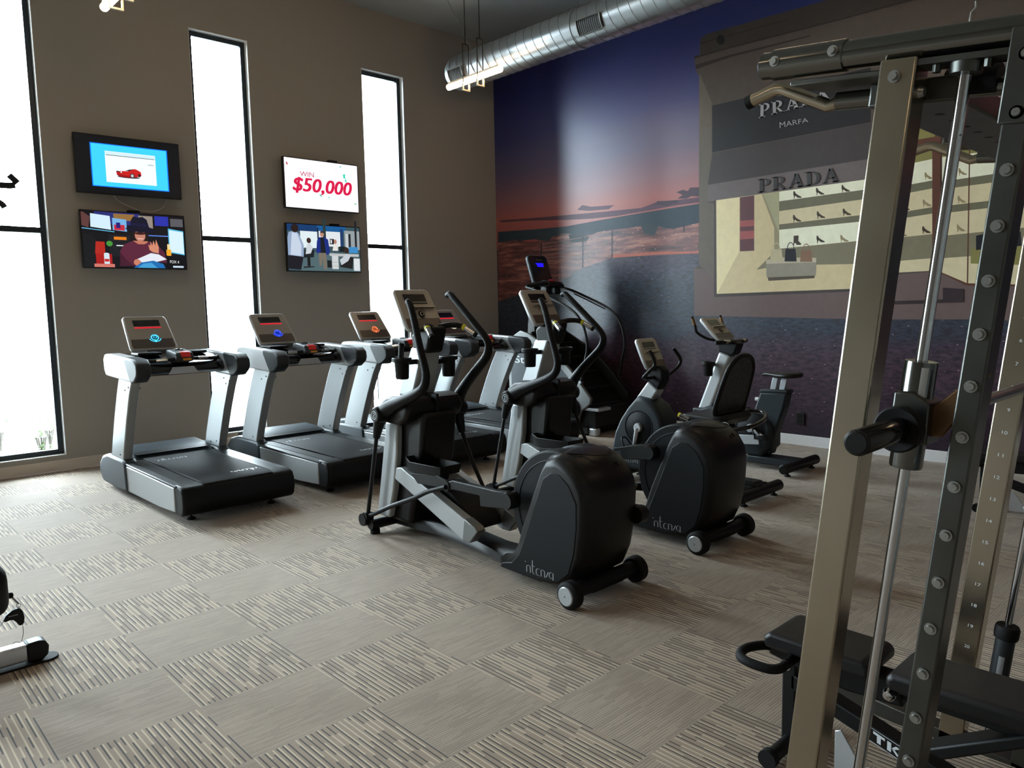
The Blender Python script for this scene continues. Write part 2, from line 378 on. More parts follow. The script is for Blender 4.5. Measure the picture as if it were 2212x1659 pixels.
MURAL=[
('cloud',[(8.752,2.938),(8.129,2.91),(7.321,2.88),(6.68,2.858),(6.052,2.841),(5.816,2.886),(5.514,2.88),(5.191,2.875),(5.191,2.816),(5.514,2.814),(6.052,2.793),(6.465,2.778),(6.904,2.787),(7.322,2.811),(8.13,2.878),(8.753,2.909)]),
('cloud',[(7.155,2.932),(7.061,2.988),(6.902,2.948),(6.496,2.926),(6.593,2.882),(6.948,2.897)]),
('cloud2',[(5.515,2.974),(5.423,2.993),(5.351,2.969),(5.315,3.007),(5.192,2.994),(5.191,2.883),(5.297,2.903),(5.369,2.881),(5.496,2.896),(5.423,2.933)]),
('cloud2',[(5.855,2.867),(5.797,2.899),(5.664,2.887),(5.514,2.88),(5.478,2.848),(5.663,2.822)]),
('hill',[(8.801,2.769),(8.001,2.738),(7.372,2.724),(6.792,2.751),(6.255,2.77),(5.663,2.788),(5.173,2.799),(5.171,2.493),(5.663,2.543),(6.256,2.595),(6.906,2.567),(7.374,2.605),(8.004,2.592),(8.806,2.606)]),
('field',[(8.806,2.596),(8.408,2.623),(8.138,2.565),(7.671,2.566),(7.471,2.639),(7.278,2.614),(7.091,2.521),(6.771,2.598),(6.381,2.606),(6.053,2.609),(5.934,2.519),(5.778,2.584),(5.625,2.524),(5.171,2.575),(5.169,2.207),(5.855,2.227),(6.533,2.233),(7.049,2.129),(7.483,1.954),(8.156,1.829),(8.835,1.691)]),
('bush',[(7.326,2.601),(7.136,2.62),(6.929,2.551),(6.999,2.471),(7.28,2.492)]),
('bush',[(6.073,2.627),(5.875,2.641),(5.797,2.555),(5.855,2.473),(5.993,2.508)]),
('bush',[(7.977,2.654),(7.795,2.684),(7.62,2.607),(7.722,2.543),(7.952,2.579)]),
('verge',[(6.533,2.233),(5.855,2.227),(5.169,2.207),(5.169,2.229),(5.855,2.267),(6.533,2.273)]),
('rail',[(7.876,2.515),(7.055,2.548),(6.535,2.589),(6.535,2.581),(7.055,2.539),(7.876,2.505)]),
('rail',[(7.877,2.464),(7.056,2.489),(6.535,2.523),(6.535,2.515),(7.056,2.481),(7.877,2.454)]),
('rail',[(7.878,2.412),(7.057,2.431),(6.536,2.457),(6.536,2.448),(7.057,2.422),(7.878,2.403)]),
('rail',[(7.879,2.361),(7.058,2.372),(6.536,2.39),(6.536,2.382),(7.058,2.363),(7.879,2.352)]),
('rail',[(7.88,2.31),(7.058,2.313),(6.537,2.323),(6.537,2.315),(7.059,2.304),(7.88,2.301)]),
('rail',[(7.881,2.259),(7.059,2.254),(6.537,2.257),(6.537,2.248),(7.059,2.246),(7.882,2.25)]),
('post',[(7.876,2.527),(7.85,2.525),(7.857,2.188),(7.883,2.189)]),
('post',[(7.067,2.562),(7.044,2.561),(7.049,2.12),(7.073,2.121)]),
('post',[(6.545,2.595),(6.524,2.593),(6.527,2.236),(6.548,2.237)]),
('post',[(5.413,2.567),(5.394,2.565),(5.394,2.474),(5.412,2.475)]),
('wall',[(5.185,4.709),(5.104,4.745),(3.662,4.705),(3.146,4.727),(1.641,4.669),(1.488,1.277),(1.984,1.399),(3.188,1.401),(4.047,1.423),(5.249,1.45),(5.259,2.038),(5.187,2.057),(5.195,4.288),(5.246,4.379),(5.267,4.523),(5.196,4.527)]),
('wall_top',[(5.185,4.709),(5.104,4.745),(3.662,4.705),(3.146,4.727),(1.641,4.669),(1.626,4.329),(2.885,4.476),(3.49,4.482),(4.774,4.525),(5.184,4.513)]),
('line',[(5.267,4.533),(4.774,4.525),(3.49,4.482),(2.885,4.476),(1.631,4.443),(1.629,4.413),(2.884,4.454),(3.489,4.464),(4.774,4.505),(5.266,4.507)]),
('line',[(5.247,4.433),(4.773,4.433),(3.844,4.402),(3.843,4.388),(4.772,4.407),(5.246,4.379)]),
('line',[(5.185,4.672),(4.775,4.658),(4.106,4.635),(4.106,4.625),(4.775,4.643),(5.185,4.651)]),
('dark',[(4.858,4.618),(4.865,4.592),(4.885,4.576),(4.912,4.576),(4.939,4.59),(4.96,4.616),(4.967,4.647),(4.96,4.673),(4.94,4.689),(4.913,4.689),(4.886,4.675),(4.866,4.649)]),
('wall_base',[(5.252,2.027),(3.2,1.83),(1.517,1.92),(1.491,1.338),(1.984,1.399),(3.188,1.401),(4.047,1.423),(5.249,1.45)]),
('wall_lit',[(5.196,4.333),(5.023,3.948),(5.018,3.332),(5.069,3.006),(5.067,2.796),(4.977,2.776),(4.97,1.901),(5.181,2.061)]),
('sign',[(5.016,3.912),(3.206,3.923),(3.191,3.387),(5.011,3.376)]),
('awning',[(5.007,3.367),(3.191,3.38),(3.06,3.029),(5.069,3.01)]),
('valance',[(5.069,3.006),(3.06,3.026),(3.054,2.827),(4.978,2.811),(5.072,2.807)]),
('winframe',[(4.982,2.812),(3.054,2.832),(3.021,1.695),(4.973,1.671)]),
('cream',[(4.954,2.813),(3.062,2.827),(3.03,1.723),(4.936,1.709)]),
('cream_hi',[(4.954,2.813),(4.649,2.815),(4.646,2.187),(4.936,1.709)]),
('slot',[(4.642,2.81),(4.462,2.813),(4.454,2.189),(4.635,2.193)]),
('slot2',[(4.639,2.545),(4.458,2.538),(4.457,2.468),(4.638,2.474)]),
('slot2',[(4.637,2.423),(4.457,2.417),(4.455,2.327),(4.636,2.33)]),
('panel',[(4.462,2.813),(4.16,2.816),(4.149,2.194),(4.45,1.972)]),
('panel_hi',[(4.462,2.813),(4.348,2.811),(4.152,2.362),(4.16,2.816)]),
('cream',[(4.462,2.813),(4.37,2.814),(4.213,2.426),(4.208,2.153),(4.45,1.972)]),
('white',[(4.16,2.816),(3.062,2.827),(3.045,2.216),(4.149,2.19)]),
('shade',[(4.158,2.711),(3.059,2.726),(3.057,2.634),(4.157,2.603)]),
('cream2',[(4.157,2.603),(3.057,2.634),(3.052,2.474),(4.154,2.458)]),
('shade',[(4.154,2.458),(3.052,2.474),(3.05,2.407),(4.153,2.399)]),
('panel2',[(4.149,2.19),(3.045,2.216),(3.037,1.966),(4.146,2.006),(4.424,1.97),(4.208,2.153)]),
('ped_top',[(4.304,2.075),(4.143,2.093),(3.724,2.064),(3.723,2.011),(4.303,2.025)]),
('ped',[(4.304,2.031),(3.723,2.018),(3.724,1.879),(4.297,1.88)]),
('ped_dark',[(4.284,1.879),(3.734,1.877),(3.741,1.847),(4.272,1.839)]),
('bag1',[(4.245,2.191),(4.12,2.182),(4.105,2.051),(4.256,2.06)]),
('bag1',[(4.137,2.184),(4.141,2.212),(4.151,2.237),(4.166,2.255),(4.184,2.262),(4.201,2.257),(4.215,2.242),(4.225,2.218),(4.228,2.19),(4.219,2.189),(4.217,2.214),(4.209,2.235),(4.197,2.248),(4.183,2.252),(4.169,2.246),(4.157,2.231),(4.149,2.209),(4.145,2.184)]),
('bag2',[(4.074,2.183),(3.958,2.175),(3.943,2.038),(4.084,2.046)]),
('bag2',[(3.973,2.176),(3.977,2.205),(3.986,2.229),(4,2.246),(4.017,2.253),(4.033,2.249),(4.046,2.234),(4.055,2.21),(4.058,2.182),(4.049,2.182),(4.047,2.206),(4.04,2.226),(4.029,2.24),(4.016,2.244),(4.003,2.238),(3.992,2.223),(3.984,2.202),(3.981,2.177)]),
('bag3',[(3.894,2.155),(3.78,2.148),(3.765,2.024),(3.904,2.032)]),
('bag3',[(3.795,2.149),(3.799,2.177),(3.808,2.201),(3.822,2.218),(3.838,2.225),(3.854,2.22),(3.867,2.205),(3.876,2.182),(3.878,2.154),(3.87,2.154),(3.868,2.178),(3.861,2.198),(3.851,2.211),(3.838,2.215),(3.825,2.209),(3.814,2.195),(3.806,2.174),(3.803,2.149)]),
('shoe',[(3.994,2.802),(3.982,2.8),(3.965,2.771),(3.932,2.748),(3.9,2.729),(3.903,2.72),(3.944,2.725),(3.969,2.749),(3.979,2.742),(3.982,2.72),(3.989,2.72),(3.987,2.747),(3.996,2.767)]),
('shoe',[(3.741,2.804),(3.729,2.803),(3.713,2.775),(3.681,2.752),(3.65,2.733),(3.653,2.724),(3.692,2.729),(3.716,2.753),(3.726,2.746),(3.729,2.724),(3.735,2.725),(3.733,2.751),(3.742,2.771)]),
('shoe',[(3.468,2.801),(3.457,2.8),(3.441,2.772),(3.411,2.75),(3.381,2.732),(3.385,2.723),(3.422,2.728),(3.444,2.751),(3.454,2.745),(3.457,2.723),(3.462,2.724),(3.461,2.749),(3.469,2.768)]),
('shoe',[(3.993,2.546),(3.981,2.544),(3.964,2.516),(3.931,2.493),(3.898,2.475),(3.902,2.466),(3.943,2.47),(3.968,2.493),(3.978,2.486),(3.982,2.464),(3.988,2.464),(3.986,2.491),(3.995,2.511)]),
('shoe',[(3.725,2.557),(3.714,2.555),(3.697,2.527),(3.666,2.505),(3.635,2.487),(3.638,2.478),(3.677,2.482),(3.701,2.505),(3.71,2.499),(3.714,2.476),(3.72,2.477),(3.718,2.503),(3.727,2.523)]),
('shoe',[(3.449,2.557),(3.438,2.556),(3.422,2.529),(3.392,2.507),(3.362,2.49),(3.366,2.481),(3.403,2.485),(3.425,2.507),(3.434,2.501),(3.438,2.479),(3.443,2.48),(3.442,2.505),(3.45,2.524)]),
('shoe',[(3.724,2.3),(3.712,2.299),(3.696,2.271),(3.664,2.25),(3.633,2.232),(3.636,2.223),(3.675,2.226),(3.699,2.248),(3.709,2.242),(3.712,2.219),(3.718,2.22),(3.717,2.246),(3.725,2.266)]),
('shoe2',[(3.468,2.286),(3.457,2.285),(3.441,2.258),(3.411,2.237),(3.381,2.22),(3.385,2.212),(3.422,2.214),(3.445,2.236),(3.454,2.23),(3.457,2.208),(3.463,2.208),(3.461,2.234),(3.469,2.253)]),
('shoe',[(3.982,2.319),(3.928,2.319),(3.931,2.26),(3.895,2.227),(3.899,2.215),(3.944,2.218),(3.962,2.241),(3.971,2.241),(3.98,2.216),(3.986,2.217),(3.983,2.251)]),
('olive',[(2.917,3.35),(2.596,3.356),(2.588,3.136),(2.911,3.127)]),
('frame',[(2.597,3.373),(2.547,3.372),(2.492,1.799),(2.567,1.802),(2.609,3.06),(2.908,3.058),(2.911,3.135),(2.589,3.14)]),
('cream2',[(2.908,3.058),(2.61,3.068),(2.569,1.871),(2.872,1.868)]),
('olive',[(2.908,3.058),(2.61,3.068),(2.605,2.934),(2.904,2.911)]),
('white',[(2.904,2.911),(2.605,2.934),(2.598,2.723),(2.898,2.711)]),
('shade',[(2.898,2.711),(2.598,2.732),(2.596,2.656),(2.895,2.632)]),
('shade',[(2.89,2.458),(2.59,2.478),(2.588,2.418),(2.888,2.397)]),
('panel2',[(2.882,2.212),(2.581,2.223),(2.573,1.992),(2.875,1.983)]),
('cream2',[(2.524,3.079),(1.742,3.07),(1.683,1.703),(2.263,1.74),(2.482,1.85)]),
('olive',[(2.524,3.079),(1.742,3.07),(1.736,2.917),(2.519,2.938)]),
('white',[(2.519,2.938),(2.048,2.928),(2.04,2.714),(2.512,2.712)]),
('shade',[(2.511,2.709),(1.728,2.732),(1.724,2.655),(2.509,2.637)]),
('shade',[(2.503,2.477),(1.717,2.492),(1.715,2.43),(2.501,2.41)]),
('panel2',[(2.494,2.198),(1.706,2.22),(1.696,2.002),(2.486,1.986)]),
('olive',[(2.245,2.058),(1.699,2.064),(1.691,1.876),(2.24,1.922)]),
('bag2',[(2.205,2.175),(2.147,2.187),(2.142,2.048),(2.2,2.043)]),
('bag2',[(1.906,2.175),(1.852,2.186),(1.84,2.059),(1.895,2.055)]),
('frame',[(2.295,3.073),(2.286,3.075),(2.255,1.731),(2.266,1.74)]),
('frame',[(2.505,1.851),(2.482,1.85),(2.263,1.74),(1.683,1.703),(1.683,1.687),(2.27,1.72)]),
('shoe2',[(2.668,2.817),(2.658,2.816),(2.644,2.79),(2.618,2.77),(2.593,2.753),(2.595,2.745),(2.627,2.749),(2.647,2.77),(2.655,2.765),(2.657,2.745),(2.662,2.745),(2.661,2.769),(2.668,2.787)]),
('shoe2',[(2.373,2.814),(2.364,2.812),(2.351,2.788),(2.327,2.768),(2.302,2.751),(2.305,2.744),(2.335,2.748),(2.354,2.768),(2.361,2.763),(2.363,2.743),(2.368,2.744),(2.367,2.767),(2.374,2.784)]),
('shoe',[(2.871,2.545),(2.861,2.543),(2.847,2.518),(2.82,2.497),(2.793,2.481),(2.796,2.472),(2.829,2.476),(2.849,2.497),(2.858,2.491),(2.86,2.47),(2.865,2.471),(2.864,2.495),(2.872,2.513)]),
('shoe2',[(2.675,2.56),(2.665,2.559),(2.652,2.534),(2.626,2.514),(2.6,2.498),(2.603,2.489),(2.634,2.493),(2.654,2.514),(2.662,2.508),(2.665,2.488),(2.67,2.488),(2.669,2.512),(2.676,2.53)]),
('shoe2',[(2.372,2.559),(2.362,2.558),(2.35,2.533),(2.325,2.514),(2.3,2.498),(2.303,2.49),(2.333,2.493),(2.352,2.513),(2.359,2.508),(2.361,2.488),(2.366,2.489),(2.365,2.512),(2.372,2.529)]),
('shoe2',[(2.888,2.292),(2.878,2.291),(2.864,2.265),(2.837,2.245),(2.81,2.229),(2.813,2.221),(2.846,2.223),(2.867,2.244),(2.875,2.238),(2.878,2.217),(2.883,2.218),(2.882,2.242),(2.889,2.26)]),
('shoe',[(2.671,2.304),(2.662,2.303),(2.648,2.278),(2.622,2.258),(2.596,2.243),(2.599,2.234),(2.631,2.237),(2.651,2.257),(2.658,2.251),(2.661,2.231),(2.666,2.231),(2.665,2.255),(2.672,2.273)]),
('shoe2',[(2.369,2.293),(2.36,2.293),(2.347,2.268),(2.323,2.249),(2.298,2.234),(2.301,2.226),(2.331,2.228),(2.35,2.248),(2.357,2.242),(2.359,2.223),(2.364,2.223),(2.363,2.246),(2.37,2.263)]),
('shoe2',[(1.907,2.802),(1.899,2.8),(1.887,2.777),(1.865,2.758),(1.843,2.742),(1.845,2.735),(1.872,2.739),(1.889,2.758),(1.896,2.753),(1.898,2.735),(1.902,2.735),(1.902,2.757),(1.908,2.774)]),
('shoe2',[(1.898,2.581),(1.89,2.58),(1.878,2.557),(1.856,2.539),(1.833,2.523),(1.836,2.516),(1.863,2.519),(1.88,2.538),(1.887,2.533),(1.889,2.514),(1.893,2.515),(1.892,2.537),(1.899,2.553)]),
('step',[(2.926,1.71),(2.461,1.704),(2.291,1.687),(2.287,1.564),(2.922,1.553)]),
('wall_base',[(2.926,1.71),(2.469,1.705),(2.465,1.593),(2.923,1.585)]),
('sash',[(2.254,3.829),(1.893,3.815),(1.873,3.339),(2.237,3.382)]),
]
MTEXT={'prada1': [(4.416, 3.654), (3.595, 3.691), (3.627, 3.801), (4.413, 3.805)], 'marfa': [(4.162, 3.502), (3.838, 3.508), (3.846, 3.552), (4.167, 3.565)], 'prada2': [(4.414, 2.833), (3.487, 2.84), (3.502, 2.984), (4.416, 2.982)]}
SKY=54.0; EXPO=0.0
# ================================================================= the room
XM,YW,H=8.05,8.84,5.56
X0,Y0=-5.6,-4.2
mb=MB(); mb.box(X0-.2,XM+.2,Y0-.2,YW+.2,-.12,0)
tag(struct('floor',mb,'carpet'),'checkerboard carpet tile floor with quarter-turned stripes','floor')
mb=MB(); mb.box(X0-.2,XM+.2,Y0-.2,YW+.2,H,H+.15)
tag(struct('ceiling',mb,'ceiling_paint'),'plain pale grey ceiling high above the gym','ceiling')
WIN=[(-5.48,-4.80),(-3.24,-2.56),(-1.0,-.32),(1.24,1.925),(3.45,4.135),(5.69,6.362)]
ZB,ZT=.16,4.785
mb=MB(); xs=[X0]+[v for w in WIN for v in w]+[XM+.2]
for a,b in zip(xs[0::2],xs[1::2]): mb.box(a,b,YW,YW+.2,0,H)
for a,b in WIN: mb.box(a,b,YW,YW+.2,0,ZB); mb.box(a,b,YW,YW+.2,ZT,H)
tag(struct('wall_left',mb,'wall_paint'),'tall grey brown wall with narrow full height windows','wall')
mb=MB(); mb.box(XM,XM+.2,Y0-.2,YW+.2,0,H)
tag(struct('wall_right',mb,'room_paint'),'wall that carries the printed sunset mural','wall')
mb=MB(); mb.box(X0-.2,X0,Y0-.2,YW+.2,0,H); tag(struct('wall_back',mb,'room_paint'),'plain painted side wall across the gym','wall')
mb=MB(); mb.box(X0,XM,Y0-.2,Y0,0,H); tag(struct('wall_front',mb,'room_paint'),'plain painted wall behind the photographer','wall')
for i,(a,b) in enumerate(WIN,1):
    w=thing('window_%d'%i,None,None,((a+b)/2,YW,0)); w['kind']='structure'
    tag(w,['window far off to the left behind the cable machine','second window far off to the left','window just left of the picture edge','tall window at the left edge of the photo beside the stacked televisions','tall window between the two stacks of televisions','narrow tall window nearest the mural corner'][i-1],'window')
    h=(b-a)/2; t=.058
    m=MB(); m.box(-h,-h+t,.075,.13,ZB,ZT); m.box(h-t,h,.075,.13,ZB,ZT); m.box(-h+t,h-t,.075,.13,ZT-t,ZT); m.box(-h+t,h-t,.075,.13,ZB,ZB+t)
    obj('window_frame',m,'window_metal',w,bev=.004)
    m=MB(); m.box(-h+t,h-t,.08,.125,2.440,2.498); obj('mullion',m,'window_metal',w,bev=.003)
    m=MB(); m.box(-h+t,h-t,.098,.104,ZB+t,2.44); m.box(-h+t,h-t,.098,.104,2.498,ZT-t); obj('pane',m,'pane_glass',w)
    m=MB(); m.box(-h,-h+.006,0,.075,ZB,ZT); m.box(h-.006,h,0,.075,ZB,ZT); m.box(-h+.006,h-.006,0,.075,ZB,ZB+.008); m.box(-h+.006,h-.006,0,.075,ZT-.006,ZT); obj('window_reveal',m,'reveal_paint',w)
mb=MB(); mb.box(X0,XM-.016,YW-.014,YW,0,.115); tag(struct('baseboard_left',mb,'base_white',None,.004),'cream baseboard under the windows','baseboard')
mb=MB(); mb.box(XM-.015,XM,Y0,YW-.0,0,.115); tag(struct('baseboard_right',mb,'base_mural',None,.004),'white baseboard under the mural','baseboard')

# ---------------------------------------------------------------- mural print
K=1.0
def mural_mat(name,c,k=K,nz=.12,sc=14): 
    mat('mu_'+name,C(*c,k),.40,noise=nz,nscale=sc,spec=.28)
def mural_ground():
    m=bpy.data.materials.new('mural_print'); m.use_nodes=True; nt=m.node_tree; b=nt.nodes['Principled BSDF']
    tc=N(nt,'ShaderNodeTexCoord'); sp=N(nt,'ShaderNodeSeparateXYZ'); nt.links.new(tc.outputs['Object'],sp.inputs[0])
    y,z=sp.outputs['Y'],sp.outputs['Z']
    # sky colours of the printed dusk photograph
    r=N(nt,'ShaderNodeValToRGB'); e=r.color_ramp.elements
    stops=[(2.6,(178,88,86)),(2.95,(190,106,100)),(3.2,(160,112,122)),(3.6,(108,100,136)),(4.1,(68,72,132)),(4.7,(36,42,108)),(5.5,(24,28,82))]
    e[0].position=0; e[0].color=C(*stops[0][1],.72); e[1].position=1; e[1].color=C(*stops[-1][1],.72)
    for zz,c in stops[1:-1]:
        q=e.new((zz-2.6)/2.9); q.color=C(*c,.72)
    nt.links.new(mth(nt,'DIVIDE',mth(nt,'SUBTRACT',z,2.6),2.9),r.inputs[0])
    # soil
    g=N(nt,'ShaderNodeValToRGB'); e=g.color_ramp.elements
    gs=[(0,(46,34,50)),(.35,(66,44,60)),(.85,(88,62,76)),(1.12,(80,62,80)),(1.3,(52,66,82)),(1.75,(58,76,90)),(2.1,(84,84,106)),(2.25,(80,70,92))]
    e[0].position=0; e[0].color=C(*gs[0][1],1.15); e[1].position=1; e[1].color=C(*gs[-1][1],1.15)
    for zz,c in gs[1:-1]:
        q=e.new(zz/2.25); q.color=C(*c,1.15)
    n1=N(nt,'ShaderNodeTexNoise'); n1.inputs['Scale'].default_value=1.6; n1.inputs['Detail'].default_value=8
    mp=N(nt,'ShaderNodeMapping'); mp.inputs['Scale'].default_value=(1,.6,2.2); nt.links.new(tc.outputs['Object'],mp.inputs[0]); nt.links.new(mp.outputs[0],n1.inputs['Vector'])
    zz=mth(nt,'ADD',z,mth(nt,'MULTIPLY',mth(nt,'SUBTRACT',n1.outputs['Fac'],.5),.5))
    nt.links.new(mth(nt,'DIVIDE',zz,2.25),g.inputs[0])
    n2=N(nt,'ShaderNodeTexNoise'); n2.inputs['Scale'].default_value=22; n2.inputs['Detail'].default_value=8; n2.inputs['Roughness'].default_value=.7; mp2=N(nt,'ShaderNodeMapping'); mp2.inputs['Scale'].default_value=(1,.5,1.4); nt.links.new(tc.outputs['Object'],mp2.inputs[0]); nt.links.new(mp2.outputs[0],n2.inputs['Vector'])
    dk=mth(nt,'MULTIPLY',mth(nt,'SUBTRACT',n2.outputs['Fac'],.35),2.6); dk.node.use_clamp=True
    soil=mixc(nt,dk,C(28,20,34),g.outputs['Color'])
    v=N(nt,'ShaderNodeTexVoronoi'); v.inputs['Scale'].default_value=17; nt.links.new(mp2.outputs[0],v.inputs['Vector'])
    st=mth(nt,'MULTIPLY',mth(nt,'LESS_THAN',v.outputs['Distance'],.09),mth(nt,'GREATER_THAN',v.outputs['Color'],.55))
    soil2=mixc(nt,mth(nt,'MULTIPLY',st,.8),soil,C(190,150,165))
    isky=mth(nt,'GREATER_THAN',z,2.5)
    c=mixc(nt,isky,soil2,r.outputs['Color'])
    nt.links.new(c,b.inputs['Base Color']); b.inputs['Roughness'].default_value=.38; b.inputs['Specular IOR Level'].default_value=.5
    M['mural_print']=m
mural_ground()
def field_mat():
    m=bpy.data.materials.new('mu_field'); m.use_nodes=True; nt=m.node_tree; b=nt.nodes['Principled BSDF']
    tc=N(nt,'ShaderNodeTexCoord'); mp=N(nt,'ShaderNodeMapping'); mp.inputs['Scale'].default_value=(1,.8,7); mp.inputs['Rotation'].default_value=(.12,0,0)
    n=N(nt,'ShaderNodeTexNoise'); n.inputs['Scale'].default_value=2.4; n.inputs['Detail'].default_value=9; n.inputs['Roughness'].default_value=.66
    nt.links.new(tc.outputs['Object'],mp.inputs[0]); nt.links.new(mp.outputs[0],n.inputs['Vector'])
    r=N(nt,'ShaderNodeValToRGB'); e=r.color_ramp.elements; e[0].position=.32; e[0].color=C(38,28,38,.9); e[1].position=.76; e[1].color=C(216,150,126,.9)
    q=e.new(.52); q.color=C(122,70,68,.9)
    nt.links.new(n.outputs['Fac'],r.inputs[0])
    v=N(nt,'ShaderNodeTexVoronoi'); v.inputs['Scale'].default_value=16; nt.links.new(tc.outputs['Object'],v.inputs['Vector'])
    st=mth(nt,'LESS_THAN',v.outputs['Distance'],.13)
    nt.links.new(mixc(nt,mth(nt,'MULTIPLY',st,.5),r.outputs['Color'],C(240,190,170,.9)),b.inputs['Base Color']); b.inputs['Roughness'].default_value=.36
    M['mu_field']=m
field_mat()
for n_,c_ in dict(cloud=(92,66,82),cloud2=(74,58,72),hill=(48,62,74),bush=(52,64,70),verge=(190,110,96),rail=(150,120,112),post=(52,48,58),
    wall=(80,71,66),wall_top=(60,53,49),line=(50,42,40),dark=(22,20,22),wall_base=(106,88,86),wall_lit=(102,93,84),sign=(28,29,34),awning=(66,60,62),valance=(108,98,98),
    winframe=(70,60,60),cream=(208,190,150),cream_hi=(232,216,172),slot=(96,60,66),slot2=(160,84,84),panel=(156,146,118),panel_hi=(172,168,134),white=(240,238,212),shade=(112,108,88),cream2=(214,200,164),panel2=(128,120,98),
    ped_top=(196,184,160),ped=(150,142,128),ped_dark=(84,74,62),bag1=(196,184,150),bag2=(24,26,36),bag3=(132,100,78),shoe=(64,54,44),shoe2=(152,136,104),olive=(134,128,76),frame=(92,56,44),step=(52,40,44),sash=(92,82,84)).items():
    mural_mat(n_,c_,1.0 if n_ not in('cream','cream_hi','white','cream2') else 1.05)
mat('mu_sign_text',C(158,158,164,1.0),.42); mat('mu_dark_text',C(28,26,30,.9),.42)
names=['mural_print','mu_field']+['mu_'+c for c in ('cloud','cloud2','hill','bush','verge','rail','post','wall','wall_top','line','dark','wall_base','wall_lit','sign','awning','valance','winframe','cream','cream_hi','slot','slot2','panel','panel_hi','white','shade','cream2','panel2','ped_top','ped','ped_dark','bag1','bag2','bag3','shoe','shoe2','olive','frame','step','sash','sign_text','dark_text')]
mu=MB(); mx=XM-.002
mu.mat(0).poly([(mx,Y0+.02,.116),(mx,YW-.001,.116),(mx,YW-.001,H-.001),(mx,Y0+.02,H-.001)])
def clampw(p): return (max(Y0+.03,min(YW-.003,p[0])),max(.12,min(H-.002,p[1])))
k=1
for c,pts in MURAL:
    mu.mat(names.index('mu_'+c) if 'mu_'+c in names else 0)
    mu.poly([(mx-.00009*k,)+clampw(p) for p in pts]); k+=1
fn=lambda a,b,off:(mx-off,a,b)
mu.mat(names.index('mu_sign_text')); flat_text(mu,serif_word('PRADA'),MTEXT['prada1'],.0105,fn); flat_text(mu,text_polys('MARFA'),MTEXT['marfa'],.0105,fn)
mu.mat(names.index('mu_dark_text')); flat_text(mu,serif_word('PRADA'),MTEXT['prada2'],.0105,fn)
me_=obj('wall_mural',mu,names)
tag(me_,'wall-sized printed mural of a desert sunset with a lit boutique shopfront','mural')

# ---------------------------------------------------------------- outside
mb=MB(); mb.box(-40,60,YW+.2,60,-.25,-.1); tag(struct('ground_outside',mb,'concrete'),'bright paved ground outside the windows','ground')
def shrub(x,y,s,label,dark=False,n=70,grp='shrubs outside the windows'):
    m=MB(); rng=random.Random(int(x*97+y*31))
    for i in range(n):
        a=rng.uniform(0,2*PI); rr=rng.uniform(0,s*.55); h=rng.uniform(.05,s)
        cx,cy,cz=rr*math.cos(a),rr*math.sin(a),h; l=rng.uniform(.08,.16)*s*1.6; b=rng.uniform(0,2*PI); t=rng.uniform(-.4,1.0)
        d=Vector((math.cos(b)*math.cos(t),math.sin(b)*math.cos(t),math.sin(t)))*l; w=Vector((-math.sin(b),math.cos(b),0))*l*.22
        p=Vector((cx,cy,cz)); m.add([p,p+d*.5+w,p+d,p+d*.5-w],[(0,1,2,3)])
    o=thing('shrub',label,'shrub',(x,y,-.1),group=grp)
    obj('foliage',m,'leaf_dark' if dark else 'leaf',o)
    m=MB(); 
    for i in range(5): m.tube([(0,0,0),(.1*s*math.cos(i*1.3),.1*s*math.sin(i*1.3),s*.6)],.012,6)
    obj('stem',m,'soil_bark',o)
shrub(1.95,10.1,.5,'low bright green shrub just outside the leftmost window')
shrub(2.2,10.9,.45,'second green shrub outside the leftmost window',n=50)
shrub(1.75,11.4,.4,'small shrub farther out past the leftmost window',n=40)
shrub(7.35,13.2,.9,'green bush behind the bars outside the middle window',n=110)
shrub(9.6,13.5,.9,'green bush behind the bars outside the window nearest the mural',n=110)
for (fx,lab) in ((6.4,'white picket fence outside the middle window'),(8.8,'white picket fence outside the window nearest the mural')):
    f=thing('picket_fence',lab,'fence',(fx+.6,12.1,-.1),group='fences outside the windows')
    m=MB(); m.box(-.9,.9,-.02,.02,1.32,1.36); m.box(-.9,.9,-.02,.02,.2,.24)
    for q in range(16): m.box(-.9+q*.12,-.88+q*.12,-.01,.01,0,1.36)
    obj('bars',m,'fence_metal',f)
    m=MB(); m.box(-.96,-.9,-.03,.03,0,1.45); obj('post',m,'fence_metal',f); m=MB(); m.box(.9,.96,-.03,.03,0,1.45); obj('post',m,'fence_metal',f)
b=thing('neighbour_building','pale building with a grey window beyond the window nearest the mural','building',(17.5,24,-.1))
m=MB(); m.box(-5,5,0,6,0,10.5); obj('wall',m,'far_wall',b)
m=MB(); m.box(-4.95,-3.1,-.12,0,5.4,8.2); obj('window',m,'far_dark',b)
m=MB(); m.box(-5.3,5.3,-.5,6.3,10.5,10.8); obj('roof',m,'far_wall',b)
for tx,ty,th,lab in ((1.8,17.5,5.3,'pale tree far beyond the leftmost window'),(10.6,22,7.2,'tree far beyond the middle window')):
    t=thing('tree',lab,'tree',(tx,ty,-.1)); m=MB(); m.tube([(0,0,0),(.05,0,th*.5),(0,.1,th*.8)],[.12,.09,.03],8,3); obj('trunk',m,'soil_bark',t)
    m=MB(); rng=random.Random(int(ty))
    for i in range(260):
        a=rng.uniform(0,2*PI); rr=rng.uniform(0,1.5); h=th*.72+rng.uniform(-1,1)*.9
        p=Vector((rr*math.cos(a),rr*math.sin(a),h)); b2=rng.uniform(0,2*PI); d=Vector((math.cos(b2),math.sin(b2),rng.uniform(-.5,.5)))*.22; w=Vector((-math.sin(b2),math.cos(b2),.2))*.06
        m.add([p,p+d*.5+w,p+d,p+d*.5-w],[(0,1,2,3)])
    obj('crown',m,'leaf_dark',t)

